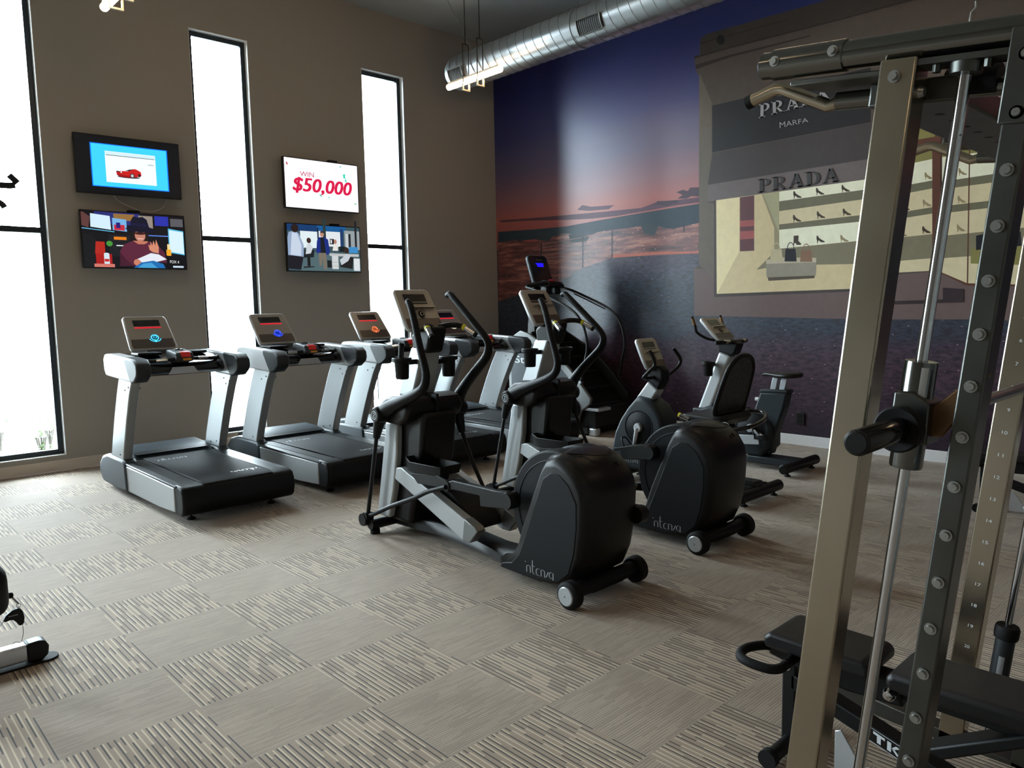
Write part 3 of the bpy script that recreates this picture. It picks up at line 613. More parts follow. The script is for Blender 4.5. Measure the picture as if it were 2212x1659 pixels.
# ---------------------------------------------------------------- ceiling duct and lights
d=thing('ventilation_duct','round spiral galvanised air duct hanging along the mural side','duct',(6.5,1.8,4.62))
R=.21; ya,yb=-5.5,6.12
m=MB(); prof=[(0.001,yb),(R*.5,yb-.005),(R*.85,yb-.05),(R,yb-.12)]+[(R,y) for y in (4,2,0,-2,-4)]+[(R,ya)]
m.lathe(prof,ax='y',n=40)
q=yb-.22
while q>ya+.1:
    # spiral seam: slightly tilted rings
    v=[];f=[]
    for kx in range(36):
        a=2*PI*kx/36; yy=q+.06*math.sin(a)+.03
        for dr,dy in ((.0,-.006),(.006,-.003),(.006,.003),(.0,.006)): v.append(((R+dr-.001)*math.cos(a),yy+dy,(R+dr-.001)*math.sin(a)))
    for kx in range(36):
        for z_ in range(3): f.append((kx*4+z_,((kx+1)%36)*4+z_,((kx+1)%36)*4+z_+1,kx*4+z_+1))
    m.add(v,f); q-=.135
obj('duct_tube',m,'galvanised',d)
for y,w in ((yb-.30,.26),(3.61,.32)):
    m=MB(); v=[]
    a0,a1=PI+.05,PI+.75
    for i in range(7):
        a=a0+(a1-a0)*i/6
        for dy in (-w/2,w/2): v.append(((R+.014)*math.cos(a),y+dy,(R+.014)*math.sin(a)))
    m.add(v,[(2*i,2*i+1,2*i+3,2*i+2) for i in range(6)])
    o=obj('air_grille',m,'black_plastic',d)
    m=MB()
    nb=12
    for s in range(nb+1):
        yy=y-w/2+w*s/nb
        pts=[((R+.02)*math.cos(a0+(a1-a0)*i/6),yy,(R+.02)*math.sin(a0+(a1-a0)*i/6)) for i in range(7)]
        m.tube(pts,.0016 if 0<s<nb else .007,5)
    for a in (a0,a1): m.tube([((R+.02)*math.cos(a),y-w/2,(R+.02)*math.sin(a)),((R+.02)*math.cos(a),y+w/2,(R+.02)*math.sin(a))],.008,5)
    obj('grille_fin',m,'zinc',o)
for y,w in ((.9+3.0,.05),(1.7,.05)):
    m=MB(); m.lathe([(R+.001,y-w/2),(R+.008,y-w/2),(R+.008,y+w/2),(R+.001,y+w/2)],ax='y',n=36); obj('joint_band',m,'galvanised',d)
m=MB(); m.tube([(0,5.72,R),(-.06,6.12,H-4.62)],.004,6); obj('hanger_cable',m,'zinc',d)
m=MB(); m.tube([(0,3.9,R),(.1,4.3,H-4.62)],.004,6); obj('hanger_cable',m,'zinc',d)
m=MB(); m.tube([(0,0,R),(0,0,H-4.62)],.004,6); obj('hanger_cable',m,'zinc',d)

def pendant(x,y,z,label):
    t=thing('pendant_light',label,'light',(x,y,z),group='tubular pendant lights')
    L=.49
    m=MB(); m.tube([(0,-L,0),(0,-L+.015,0),(0,L-.015,0),(0,L,0)],[.022,.036,.036,.022],16); obj('light_tube',m,'lamp_glow',t)
    m=MB(); m.box(-.024,.024,-L+.04,L-.04,.026,.05); obj('lamp_housing',m,'lamp_body',t,bev=.004)
    for s in (-.12,.14):
        m=MB(); 
        m.tube([(-.045,s,.42),(-.045,s,-.02)],.007,6); m.tube([(.045,s,.42),(.045,s,-.02)],.007,6); m.tube([(-.045,s,.42),(.045,s,.42)],.007,6)
        obj('bracket',m,'rod_dark',t)
        m=MB(); m.box(-.055,.055,s-.012,s+.012,-.115,-.10); m.box(-.055,-.042,s-.012,s+.012,-.10,-.03); m.box(.042,.055,s-.012,s+.012,-.10,-.03); obj('lower_loop',m,'lamp_body',t)
        m=MB(); m.tube([(0,s,.42),(0,s,H-z)],.006,6); obj('rod',m,'rod_dark',t)
    m=MB(); m.box(-.05,.05,-.25,.27,H-z-.03,H-z); obj('canopy',m,'rod_dark',t,bev=.004)
    return t
PZ=4.3
pendant(6.06,7.0,PZ,'glowing tubular pendant light hanging in front of the round duct')
pendant(2.2,7.02,PZ,'glowing pendant light cut off at the top left of the photo')
pendant(-1.6,7.5,PZ,'pendant light over the left end of the window wall')
for (x,y,lab) in ((6.06,3.1,'pendant light above the exercise bikes'),(2.24,3.1,'pendant light above the open carpet'),(-1.6,3.1,'pendant light over the cable machine side'),
                  (6.06,-.9,'pendant light behind the smith machine'),(2.24,-.9,'pendant light over the rack area'),(-1.6,-.9,'pendant light behind the photographer')):
    pendant(x,y,PZ,lab)

# outlets
t=thing('wall_outlet','white outlet plate low on the grey wall behind the left treadmill','outlet',(2.53,YW-.004,.31))
m=MB(); m.box(-.04,.04,-.006,.004,-.06,.06); obj('cover_plate',m,'plate_white',t,bev=.003)
m=MB(); m.box(-.018,.018,-.009,-.006,.012,.042); m.box(-.018,.018,-.009,-.006,-.042,-.012); obj('socket',m,'base_white',t)
t=thing('wall_outlet','black outlet plate on the mural near the white baseboard','outlet',(XM-.014,3.86,.30))
m=MB(); m.box(-.006,.002,-.045,.045,-.07,.07); obj('cover_plate',m,'outlet_black',t,bev=.003)
m=MB(); m.box(-.009,-.006,-.018,.018,.012,.045); m.box(-.009,-.006,-.018,.018,-.045,-.012); obj('socket',m,'black_gloss',t)

# ---------------------------------------------------------------- televisions
def emi(name,c,s=1.0):
    m=bpy.data.materials.new(name); m.use_nodes=True; nt=m.node_tree; b=nt.nodes['Principled BSDF']
    b.inputs['Base Color'].default_value=(.01,.01,.01,1); b.inputs['Roughness'].default_value=.25
    b.inputs['Emission Color'].default_value=C(*c); b.inputs['Emission Strength'].default_value=s; M[name]=m
SCR={}
def smat(c,s=1.0):
    n='px_%02x%02x%02x'%c
    if n not in M: emi(n,c,s)
    return n
def television(label,cx,cz,w,h,shapes,texts=(),receiver=None,roll=0,yaw=0,bezel=.012,dy=.10,stren=1.0):
    t=thing('television',label,'television',(cx,YW-dy,cz),rot=(0,math.radians(roll),math.radians(yaw)),group='wall mounted televisions')
    m=MB(); m.box(-w/2,w/2,-.02,.03,-h/2,h/2); obj('cabinet',m,'tv_black',t,bev=.005)
    m=MB(); m.box(-.16,.16,.03,dy,-.1,.1); obj('wall_mount',m,'frame_black',t)
    mats=[];mm=MB();k=0
    def idx(c):
        n=smat(c,stren)
        if n not in mats: mats.append(n)
        return mats.index(n)
    W,Hh=w-2*bezel,h-2*bezel
    def P(u,v): return (-W/2+u*W,-.0205-k*.00012,-Hh/2+v*Hh)
    for c,pts in shapes:
        k+=1; mm.mat(idx(c)); mm.poly([P(u,v) for u,v in pts])
    k+=1
    for c,vf,quad in texts:
        mm.mat(idx(c)); flat_text(mm,vf,quad,0,lambda a,b,o:P(a,b)); k+=1
    obj('screen',mm,mats,t)
    if receiver is not None:
        m=MB(); m.box(receiver-.06,receiver+.06,-.03,.03,h/2,h/2+.022); obj('receiver_box',m,'black_plastic',t,bev=.003)
    return t
R4=lambda a,b,c,d:[(a,c),(b,c),(b,d),(a,d)]
# 1: car advert in a blue field with a wide black surround
car=[((6,8,14),R4(0,1,0,1)),((0,120,255),R4(.135,.885,.11,.875)),((60,205,245),R4(.145,.875,.125,.86)),((236,246,250),R4(.27,.76,.2,.75)),((205,230,235),R4(.27,.76,.68,.74)),((40,70,80),R4(.28,.75,.675,.685)),((170,190,195),R4(.68,.74,.56,.58)),
 ((60,50,60),ell(.485,.315,.11,.02)),((196,26,26),[(.365,.40),(.375,.34),(.41,.315),(.50,.31),(.60,.34),(.612,.37),(.605,.43),(.56,.47),(.53,.47),(.48,.42),(.43,.42)]),
 ((150,14,18),[(.368,.37),(.375,.335),(.41,.312),(.50,.308),(.50,.335),(.42,.345)]),((60,20,24),[(.45,.425),(.49,.425),(.535,.462),(.50,.458)]),((30,26,30),[(.37,.395),(.43,.385),(.43,.405),(.37,.415)]),
 ((240,240,240),ell(.415,.395,.008,.013)),((30,30,32),ell(.52,.345,.022,.042)),((190,190,195),ell(.52,.345,.014,.028)),((30,30,32),ell(.59,.36,.012,.03)),((222,60,56),[(.43,.42),(.47,.42),(.41,.405),(.39,.405)])]
television('upper left television showing a red car on a blue field',2.70,3.155,1.03,.60,car,(),None,0,-2.5,stren=1.15)
# 2: newsroom scene, seated woman in a dark hat
news=[((14,14,22),R4(0,1,0,1)),((40,46,120),R4(.12,.55,.78,1)),((150,110,60),R4(.3,.5,.86,.98)),((150,140,130),R4(.54,.68,.72,.97)),((40,50,170),R4(.7,.84,.8,.98)),((90,90,96),R4(.86,.99,.8,.95)),((96,60,58),[(0,.74),(.06,.70),(.08,.9),(.02,.98),(0,.98)]),
 ((215,240,255),[(.08,.72),(.27,.68),(.265,.93),(.085,.96)]),((120,180,230),[(.285,.68),(.42,.66),(.42,.88),(.285,.90)]),((200,40,60),R4(.30,.40,.68,.78)),((40,30,120),R4(.32,.36,.72,.82)),((100,190,230),[(0,.70),(.3,.655),(.3,.64),(0,.685)]),((90,130,220),R4(.62,.88,.60,.62)),
 ((26,28,34),R4(.24,.45,.2,.6)),((70,150,60),ell(.245,.43,.03,.05)),((230,130,30),R4(.29,.41,.505,.56)),((180,40,30),R4(.10,.2,.24,.46)),((170,26,26),R4(.11,.26,.06,.24)),((220,225,230),R4(.31,.38,.39,.41)),
 ((20,22,26),[(0,0),(.09,0),(.12,.5),(.08,.6),(0,.58)]),((90,190,230),[(.83,.30),(.99,.26),(.99,.72),(.83,.76)]),((220,245,255),[(.84,.32),(.985,.28),(.985,.70),(.84,.73)]),
 ((30,20,22),ell(.545,.60,.085,.15)),((198,132,112),ell(.545,.60,.052,.11)),((60,24,26),ell(.545,.64,.055,.025)),((240,200,190),R4(.52,.575,.535,.55)),((196,120,96),[(.47,.50),(.62,.50),(.60,.42),(.49,.42)]),
 ((92,36,58),[(.33,.02),(.34,.30),(.38,.42),(.47,.50),(.52,.44),(.58,.44),(.64,.50),(.72,.42),(.78,.30),(.80,.10),(.7,.12),(.5,.04)]),((70,26,46),[(.33,.02),(.34,.28),(.40,.14),(.46,.04)]),
 ((12,14,40),[(.40,.72),(.45,.68),(.55,.66),(.66,.67),(.70,.70),(.68,.74),(.64,.76),(.62,.90),(.58,.95),(.53,.93),(.49,.95),(.465,.88),(.455,.76)]),((20,22,60),[(.455,.78),(.635,.77),(.63,.82),(.46,.83)]),
 ((214,140,112),[(.63,.34),(.66,.30),(.72,.28),(.725,.40),(.70,.54),(.69,.42),(.675,.52),(.66,.42),(.645,.50),(.64,.42),(.62,.44)]),
 ((232,236,246),[(.50,.16),(.64,.28),(.72,.26),(.80,.17),(.72,.13),(.56,.08)]),((190,200,220),[(.56,.08),(.72,.13),(.68,.11),(.58,.06)]),((206,130,104),ell(.50,.10,.035,.06)),
 ((30,110,180),[(.46,.0),(.54,.10),(.66,.14),(.76,.08),(.78,0)]),((70,160,215),[(.50,.0),(.56,.08),(.64,.10),(.70,0)]),
 ((210,230,240),rrect(.185,.235,.04,.26,.02)),((200,40,40),R4(.188,.232,.1,.15)),((250,170,40),rrect(.80,.85,.24,.36,.015)),((250,220,150),R4(.812,.838,.36,.46)),((10,12,16),R4(.80,.97,.03,.2)),((200,220,235),R4(.86,.97,.015,.05)),((210,120,110),R4(.09,.28,.0,.06))]
ntx=[((240,240,244),text_polys('FOX 4'),[(.83,.10),(.925,.095),(.925,.15),(.83,.155)])]
television('lower left television showing a woman in a dark hat in a newsroom',2.71,2.385,1.05,.595,news,ntx,0.0,0,0)
# 3: prize advert
red1=(206,24,70); 
prize=[((246,244,252),R4(0,1,0,1)),((40,200,170),[(.79,.78),(.80,.70),(.825,.63),(.845,.58),(.835,.68),(.82,.74),(.825,.80)]),((240,250,248),ell(.815,.69,.01,.018)),((190,30,60),[(.02,.90),(.035,.91),(.05,.86),(.035,.85)]),
  ((60,180,160),R4(.745,.77,.93,.95)),((60,180,160),[(.45,.30),(.475,.26),(.485,.28),(.46,.32)]),((90,200,180),R4(.575,.59,.25,.285)),((60,180,120),R4(.94,.975,.17,.19)),((180,180,190),[(.69,.86),(.70,.92),(.705,.92),(.695,.86)])]
pt=[((176,40,70),text_polys('WIN'),[(.20,.65),(.385,.65),(.385,.75),(.20,.75)])]+[(red1,text_polys('$50,000'),[(.085+d,.30+e),(.875+d,.30+e),(.915+d,.62+e),(.125+d,.62+e)]) for d in (0,.007,.014) for e in (0,.008)]
television('upper right television showing a prize advert in red lettering',4.98,3.175,1.05,.62,prize,pt,.16,0,0,stren=1.2)
# 4: office scene with a walking man
off=[((60,84,92),R4(0,1,0,1)),((20,60,110),R4(0,.4,.86,1)),((24,90,150),R4(.4,.8,.88,1)),((226,240,244),R4(.17,.40,.50,.86)),((226,232,236),R4(.42,.72,.55,.88)),((20,40,60),R4(.40,.42,.5,.95)),((30,60,110),R4(.72,.76,.5,.95)),((150,160,164),R4(.78,1,.5,.92)),
 ((30,34,40),R4(.84,.87,.5,.85)),((200,206,210),R4(.80,.83,.5,.85)),((30,34,40),R4(.93,.96,.5,1.15)),((40,60,60),R4(.48,.52,.7,1.15)),((30,30,40),R4(.57,.63,.6,.72)),((230,230,234),R4(.58,.6,.62,.7)),((80,104,110),[(.15,0),(1,0),(1,.3),(.6,.42),(.2,.4)]),
 ((188,192,194),R4(.56,.98,.34,.40)),((206,210,212),R4(.59,.68,.05,.35)),((120,124,128),R4(.595,.675,.2,.205)),((120,124,128),R4(.595,.675,.12,.125)),((60,140,200),R4(.84,.97,.42,.56)),((20,28,34),R4(.70,.79,.44,.56)),
 ((26,30,38),[(.2,.28),(.34,.30),(.35,.46),(.22,.46)]),((20,22,26),[(.25,.1),(.29,.1),(.29,.3),(.25,.3)]),((20,22,26),[(.2,.06),(.34,.08),(.34,.1),(.2,.09)]),((206,214,220),[(.23,.36),(.30,.38),(.33,.5),(.29,.62),(.25,.56)]),((60,40,36),ell(.28,.66,.03,.06)),
 ((150,170,200),[(0,.32),(.20,.30),(.21,.55),(.15,.80),(.10,.86),(.02,.82),(0,.7)]),((200,214,232),[(.03,.34),(.17,.32),(.18,.55),(.13,.80),(.06,.82)]),((40,26,24),ell(.10,.91,.05,.09)),((24,24,34),[(0,.04),(.16,.02),(.2,.30),(0,.33)]),
 ((22,44,130),[(.375,.42),(.39,.66),(.42,.74),(.49,.75),(.545,.70),(.565,.42),(.53,.36),(.41,.36)]),((20,26,34),[(.435,.4),(.44,.74),(.485,.74),(.51,.4)]),((120,112,100),[(.405,.40),(.51,.40),(.515,.04),(.47,.04),(.46,.3),(.44,.12),(.41,.12)]),((190,140,120),ell(.462,.81,.027,.06)),((60,50,48),[(.437,.84),(.487,.84),(.48,.88),(.445,.88)]),
 ((230,226,222),[(.60,.46),(.68,.46),(.68,.60),(.63,.64)]),((180,130,110),ell(.645,.66,.02,.05)),((26,26,30),[(.70,.1),(.88,.06),(.90,.32),(.78,.36),(.71,.3)]),((196,204,212),[(.70,.26),(.80,.40),(.86,.36),(.82,.24),(.72,.14)]),((50,36,34),ell(.80,.48,.035,.07)),((220,226,230),R4(.9,.99,.02,.3)),((20,26,30),[(.52,.08),(.58,.08),(.58,.24),(.52,.24)])]
television('lower right television showing a man walking through an office',4.975,2.39,1.05,.595,off,(),.16,0,0,stren=1.0)
t=obj('television_cable',MB().tube([(2.55,YW-.03,2.86),(2.60,YW-.03,2.80),(2.74,YW-.04,2.735),(2.82,YW-.04,2.715),(2.95,YW-.04,2.72),(3.05,YW-.03,2.78),(3.09,YW-.03,2.86)],.006,8,5),'cable_white')
tag(t,'slack white cable drooping between the two left televisions','cable')
# ================================================================= machines
def T(mb,fn):
    mb.v=[tuple(fn(*p)) for p in mb.v]; return mb
def console(root,loc,tilt,w,h,variant,glow='glow_white',y0=0):
    """display head: local x right, y up the panel, z out of the face. origin bottom centre"""
    m=MB(); hw=w/2
    out=[(-hw*.80,0),(hw*.80,0),(hw*.92,h*.06),(hw*.98,h*.3),(hw*.93,h*.93),(hw*.80,h),(-hw*.80,h),(-hw*.93,h*.93),(-hw*.98,h*.3),(-hw*.92,h*.06)]
    if variant=='treadmill': out=[(-hw*.95,0),(hw*.95,0),(hw,h*.08),(hw*.93,h*.93),(hw*.84,h),(-hw*.84,h),(-hw*.93,h*.93),(-hw,h*.08)]
    m.prism(out,-.035,0,'z')
    c=obj('console',m,'console_back',root,bev=.012,loc=loc,rot=(PI/2-tilt,0,0),seg=3)
    sh=lambda k,z0,z1,o=None:[(x*k,(y-h/2)*k+h/2) for x,y in (o or out)]
    m=MB(); m.prism(sh(.93,0,0),0,.004,'z'); f=obj('face_plate',m,'console_face',c,bev=.001)
    m=MB(); a=[p for p in sh(.925,0,0)]
    lowk=.30 if variant=='treadmill' else .27
    xl=hw*.9
    m.prism([(-xl*.96,h*.045),(xl*.96,h*.045),(xl*.99,h*.12),(xl*.96,h*lowk),(-xl*.96,h*lowk),(-xl*.99,h*.12)],.004,.0055,'z'); obj('lower_band',m,'console_low',c)
    m=MB(); m.prism(rrect(-hw*.56,hw*.56,h*.68,h*.86,.006),.004,.0065,'z'); obj('display',m,'screen_dark',c)
    m=MB(); m.prism(rrect(-hw*.56,hw*.56,h*.62,h*.655,.003),.004,.006,'z'); obj('indicator_strip',m,'red_light' if variant=='treadmill' else 'screen_dark',c)
    dx=hw*.14 if variant=='treadmill' else 0.0
    dy=h*.33 if variant=='treadmill' else h*.36
    m=MB(); m.lathe([(.0005,.016),(.018,.016),(.022,.013),(.024,.004)],(dx,dy,0),n=24); obj('dial',m,'black_plastic',c)
    m=MB(); m.ring((dx,dy,.010),.031,.0032,'z'); m.ring((dx,dy,.016),.014,.002,'z',k=6); o=obj('dial_ring',m,glow if variant=='treadmill' else 'ring_silver',c)
    if variant=='treadmill':
        m=MB(); v,f=ribbon([(dx+.052*math.cos(a),dy-.002+.044*math.sin(a)) for a in [PI*(1.08+.84*i/14) for i in range(15)]],.006)
        m.add([(x,y,.0075) for x,y in v],f); m.lathe([(.0005,.0085),(.008,.0085),(.009,.006)],(dx,dy-.042,0),n=12); obj('dial_light',m,glow,c)
    else:
        m=MB(); v,f=ribbon([(dx+.050*math.cos(a),dy+.050*math.sin(a)) for a in [PI*(.12+.9*i/14) for i in range(15)]],.006)
        m.add([(x,y,.0062) for x,y in v],f); obj('dial_arc',m,'console_low',c)
        m=MB(); m.box(-hw*.55,hw*.80,h*.50,h*.515,.0065,.03); m.box(-hw*.55,hw*.8,h*.515,h*.52,.0065,.012); obj('reading_ledge',m,'ring_silver',c,bev=.002)
    return c
def screwset(mb,pts,x,sx):
    for y,z in pts: mb.lathe([(.0005,sx*.004),(.006,sx*.004),(.007,sx*.001),(.007,0)],(x,y,z),'x',10)

def cup_holder(root,x,y,z,side):
    m=MB(); m.lathe([(.001,-.14),(.040,-.14),(.045,-.13),(.050,-.03),(.053,-.025),(.067,-.022),(.068,0),(.062,.004),(.053,.002),(.049,-.02),(.038,-.13),(.001,-.13)],(x,y,z),n=26)
    m.box(min(x+.04*side,x+.12*side),max(x+.04*side,x+.12*side),y-.014,y+.014,z-.045,z-.012)
    o=obj('cup_holder',m,'black_plastic',root)
    m=MB(); m.ring((x,y,z+.001),.060,.005,'z'); obj('rim',m,'charcoal_gloss',o)
    return o

# ---------------------------------------------------------------- treadmill
def make_treadmill(label,loc,glow):
    t=thing('treadmill',label,'treadmill',loc,group='row of treadmills facing the windows')
    for s in (-1,1):
        m=MB(); m.prism([(.24,.085),(.24,.278),(1.62,.285),(1.75,.26),(1.75,.06),(.6,.065)],s*.40,s*.462); obj('side_rail',m,'silver_paint',t,bev=.008)
        m=MB(); m.prism([(.20,.278),(1.52,.287),(1.52,.305),(.20,.296)],s*.285,s*.462); fr=obj('foot_rail',m,'dark_grey',t,bev=.007)
        m=MB(); m.prism([(.25,.2965),(1.45,.3045),(1.45,.308),(.25,.300)],s*.31,s*.40); obj('grip_strip',m,'charcoal',fr)
        # shroud round the post foot
        m=MB(); m.prism([(1.36,.05),(1.38,.30),(1.44,.335),(1.83,.34),(1.90,.335),(2.05,.30),(2.16,.22),(2.17,.14),(2.08,.045),(1.6,.035)],s*.355,s*.475); obj('base_shroud',m,'slate',t,bev=.03,seg=4)
        # leaning upright, gently curved
        front=[(1.80,.30),(1.74,.45),(1.62,.70),(1.50,.92),(1.40,1.08)]; rear=[(1.05,1.08),(1.16,.92),(1.28,.70),(1.40,.45),(1.46,.30)]
        m=MB(); m.prism(front+rear,s*.385,s*.462); u=obj('upright',m,'silver_paint',t,bev=.008)
        m=MB(); xi=s*.385; screwset(m,[(1.12,.98),(1.24,1.0),(1.2,.95),(1.50,.38),(1.64,.36)],xi,-s); 
        screwset(m,[(1.16,.99),(1.26,.96),(1.52,.37)],s*.462,s); obj('screw',m,'frame_black',u)
        # arm shroud
        prof=[(.88,1.09),(.86,1.13),(.87,1.19),(.92,1.225),(1.10,1.240),(1.62,1.262),(1.74,1.255),(1.79,1.21),(1.78,1.11),(1.74,1.06),(1.45,1.05),(1.05,1.035),(.96,1.045)]
        m=MB(); m.prism(prof[3:11]+[(1.05,1.035)],s*.365,s*.475); a=obj('arm',m,'white_gloss' if s<0 else 'silver_paint',t,bev=.018,seg=4)
        m=MB(); m.prism([(.88,1.09),(.862,1.13),(.87,1.19),(.93,1.232),(1.18,1.246),(1.18,1.2),(1.10,1.09),(1.05,1.03),(.96,1.04)],s*.36,s*.48); obj('arm_pad',m,'dark_grey',a,bev=.018,seg=4)
    # rear cap and belt
    m=MB(); m.prism([(.26,.068),(.13,.068),(.09,.10),(.075,.16),(.08,.235),(.105,.285),(.15,.30),(.26,.302)],-.455,.455); e=obj('rear_cap',m,'charcoal',t,bev=.02,seg=3)
    m=MB(); m.box(-.40,.40,.14,1.75,.07,.20); obj('deck_frame',m,'frame_black',t)
    m=MB(); m.prism([(.09,.16),(.085,.24),(.12,.298),(.17,.312),(1.60,.312),(1.60,.20),(.1,.20)],-.285,.285); b=obj('running_belt',m,'black_rubber',t,bev=.01)
    for quad in ([(-.24,1.26),(.02,1.26),(.02,1.37),(-.24,1.37)],[(.25,.34),(.02,.34),(.02,.25),(.25,.25)]):
        m=MB(); flat_text(m,LOGO,quad,.3128,lambda a,b,o:(a,b,o))
        obj('belt_lettering',m,'logo_white',b)
    m=MB(); v,f=ribbon([(-.10,.15),(-.06,.16),(-.03,.13),(-.06,.10),(-.10,.10),(-.06,.08),(-.02,.10)],.012)
    m.add([(x,.0835,.06+z) for x,z in v],f); obj('rear_lettering',m,'logo_white',e)
    # motor cover
    m=MB(); m.prism([(1.50,.30),(1.56,.335),(1.70,.365),(1.95,.375),(2.10,.35),(2.19,.28),(2.20,.15),(2.15,.05),(1.5,.05)],-.365,.365); mc=obj('motor_cover',m,'slate',t,bev=.03,seg=4)
    m=MB(); m.prism([(1.53,.338),(1.60,.353),(1.60,.357),(1.53,.342)],-.33,.33); obj('cover_seam',m,'black_plastic',mc)
    for x in (-.36,.30):
        for y in (.28,1.95):
            m=MB(); m.lathe([(.001,0),(.032,0),(.034,.006),(.030,.016),(.010,.02),(.007,.075)],(x+.03,y,0),n=16); obj('foot',m,'black_rubber',t)
    # crossbar tray, grips, key block
    m=MB(); m.prism([(1.16,1.10),(1.22,1.065),(1.56,1.075),(1.66,1.12),(1.68,1.235),(1.62,1.252),(1.36,1.22),(1.20,1.165)],-.372,.372); cb=obj('crossbar',m,'black_gloss',t,bev=.012)
    m=MB(); m.prism([(-.13,1.075),(.13,1.075),(.09,1.135),(-.09,1.135)],1.158,1.172,'y'); obj('emblem_plate',m,'console_back',cb)
    m=MB(); m.tube([(-.37,1.30,1.20),(-.26,1.20,1.195),(-.07,1.16,1.205)],.017,10,4); m.tube([(.07,1.16,1.205),(.26,1.20,1.195),(.37,1.30,1.20)],.017,10,4); g=obj('grip_bar',m,'black_plastic',cb)
    for s in (-1,1):
        m=MB(); m.tube([(s*.22,1.182,1.197),(s*.13,1.168,1.202)],.0185,12); obj('pulse_sensor',m,'chrome',g)
        m=MB(); m.box(s*.20-.10,s*.20+.10,1.38,1.58,1.238,1.262); obj('tray',m,'frame_black',cb,bev=.008)
    m=MB(); m.prism([(1.10,1.185),(1.09,1.215),(1.12,1.262),(1.30,1.285),(1.36,1.28),(1.36,1.20),(1.2,1.17)],-.075,.075); kb=obj('control_block',m,'dark_grey',t,bev=.014,seg=3)
    m=MB(); m.prism([(1.085,1.222),(1.115,1.266),(1.15,1.272),(1.15,1.262),(1.10,1.222)],-.035,.045); obj('stop_key',m,'red_button',kb,bev=.003)
    m=MB(); m.box(-.025,.045,1.083,1.09,1.193,1.212); obj('sticker',m,'orange_sticker',kb)
    m=MB(); m.ring((0,1.25,1.285),.03,.006,'z'); obj('cup_ring',m,'black_gloss',kb)
    # console neck
    m=MB(); m.prism([(1.60,1.225),(1.74,1.225),(1.84,1.36),(1.74,1.30)],-.13,.13); obj('neck',m,'slate',t,bev=.02,seg=3)
    c=console(t,(-.06,1.67,1.275),math.radians(41),.42,.41,'treadmill',glow)
    return t
TZ=5.65
treads=[make_treadmill('leftmost treadmill with a cyan lit dial, nearest the left window',(2.44,TZ,0),'glow_cyan'),
 make_treadmill('second treadmill from the left with a deep blue lit dial',(3.66,TZ,0),'glow_blue'),
 make_treadmill('third treadmill with an orange lit dial, partly behind the front elliptical trainer',(4.85,TZ,0),'glow_orange'),
 make_treadmill('rightmost treadmill in front of the stair climber, mostly behind the elliptical trainers',(6.00,TZ,0),'glow_white')]

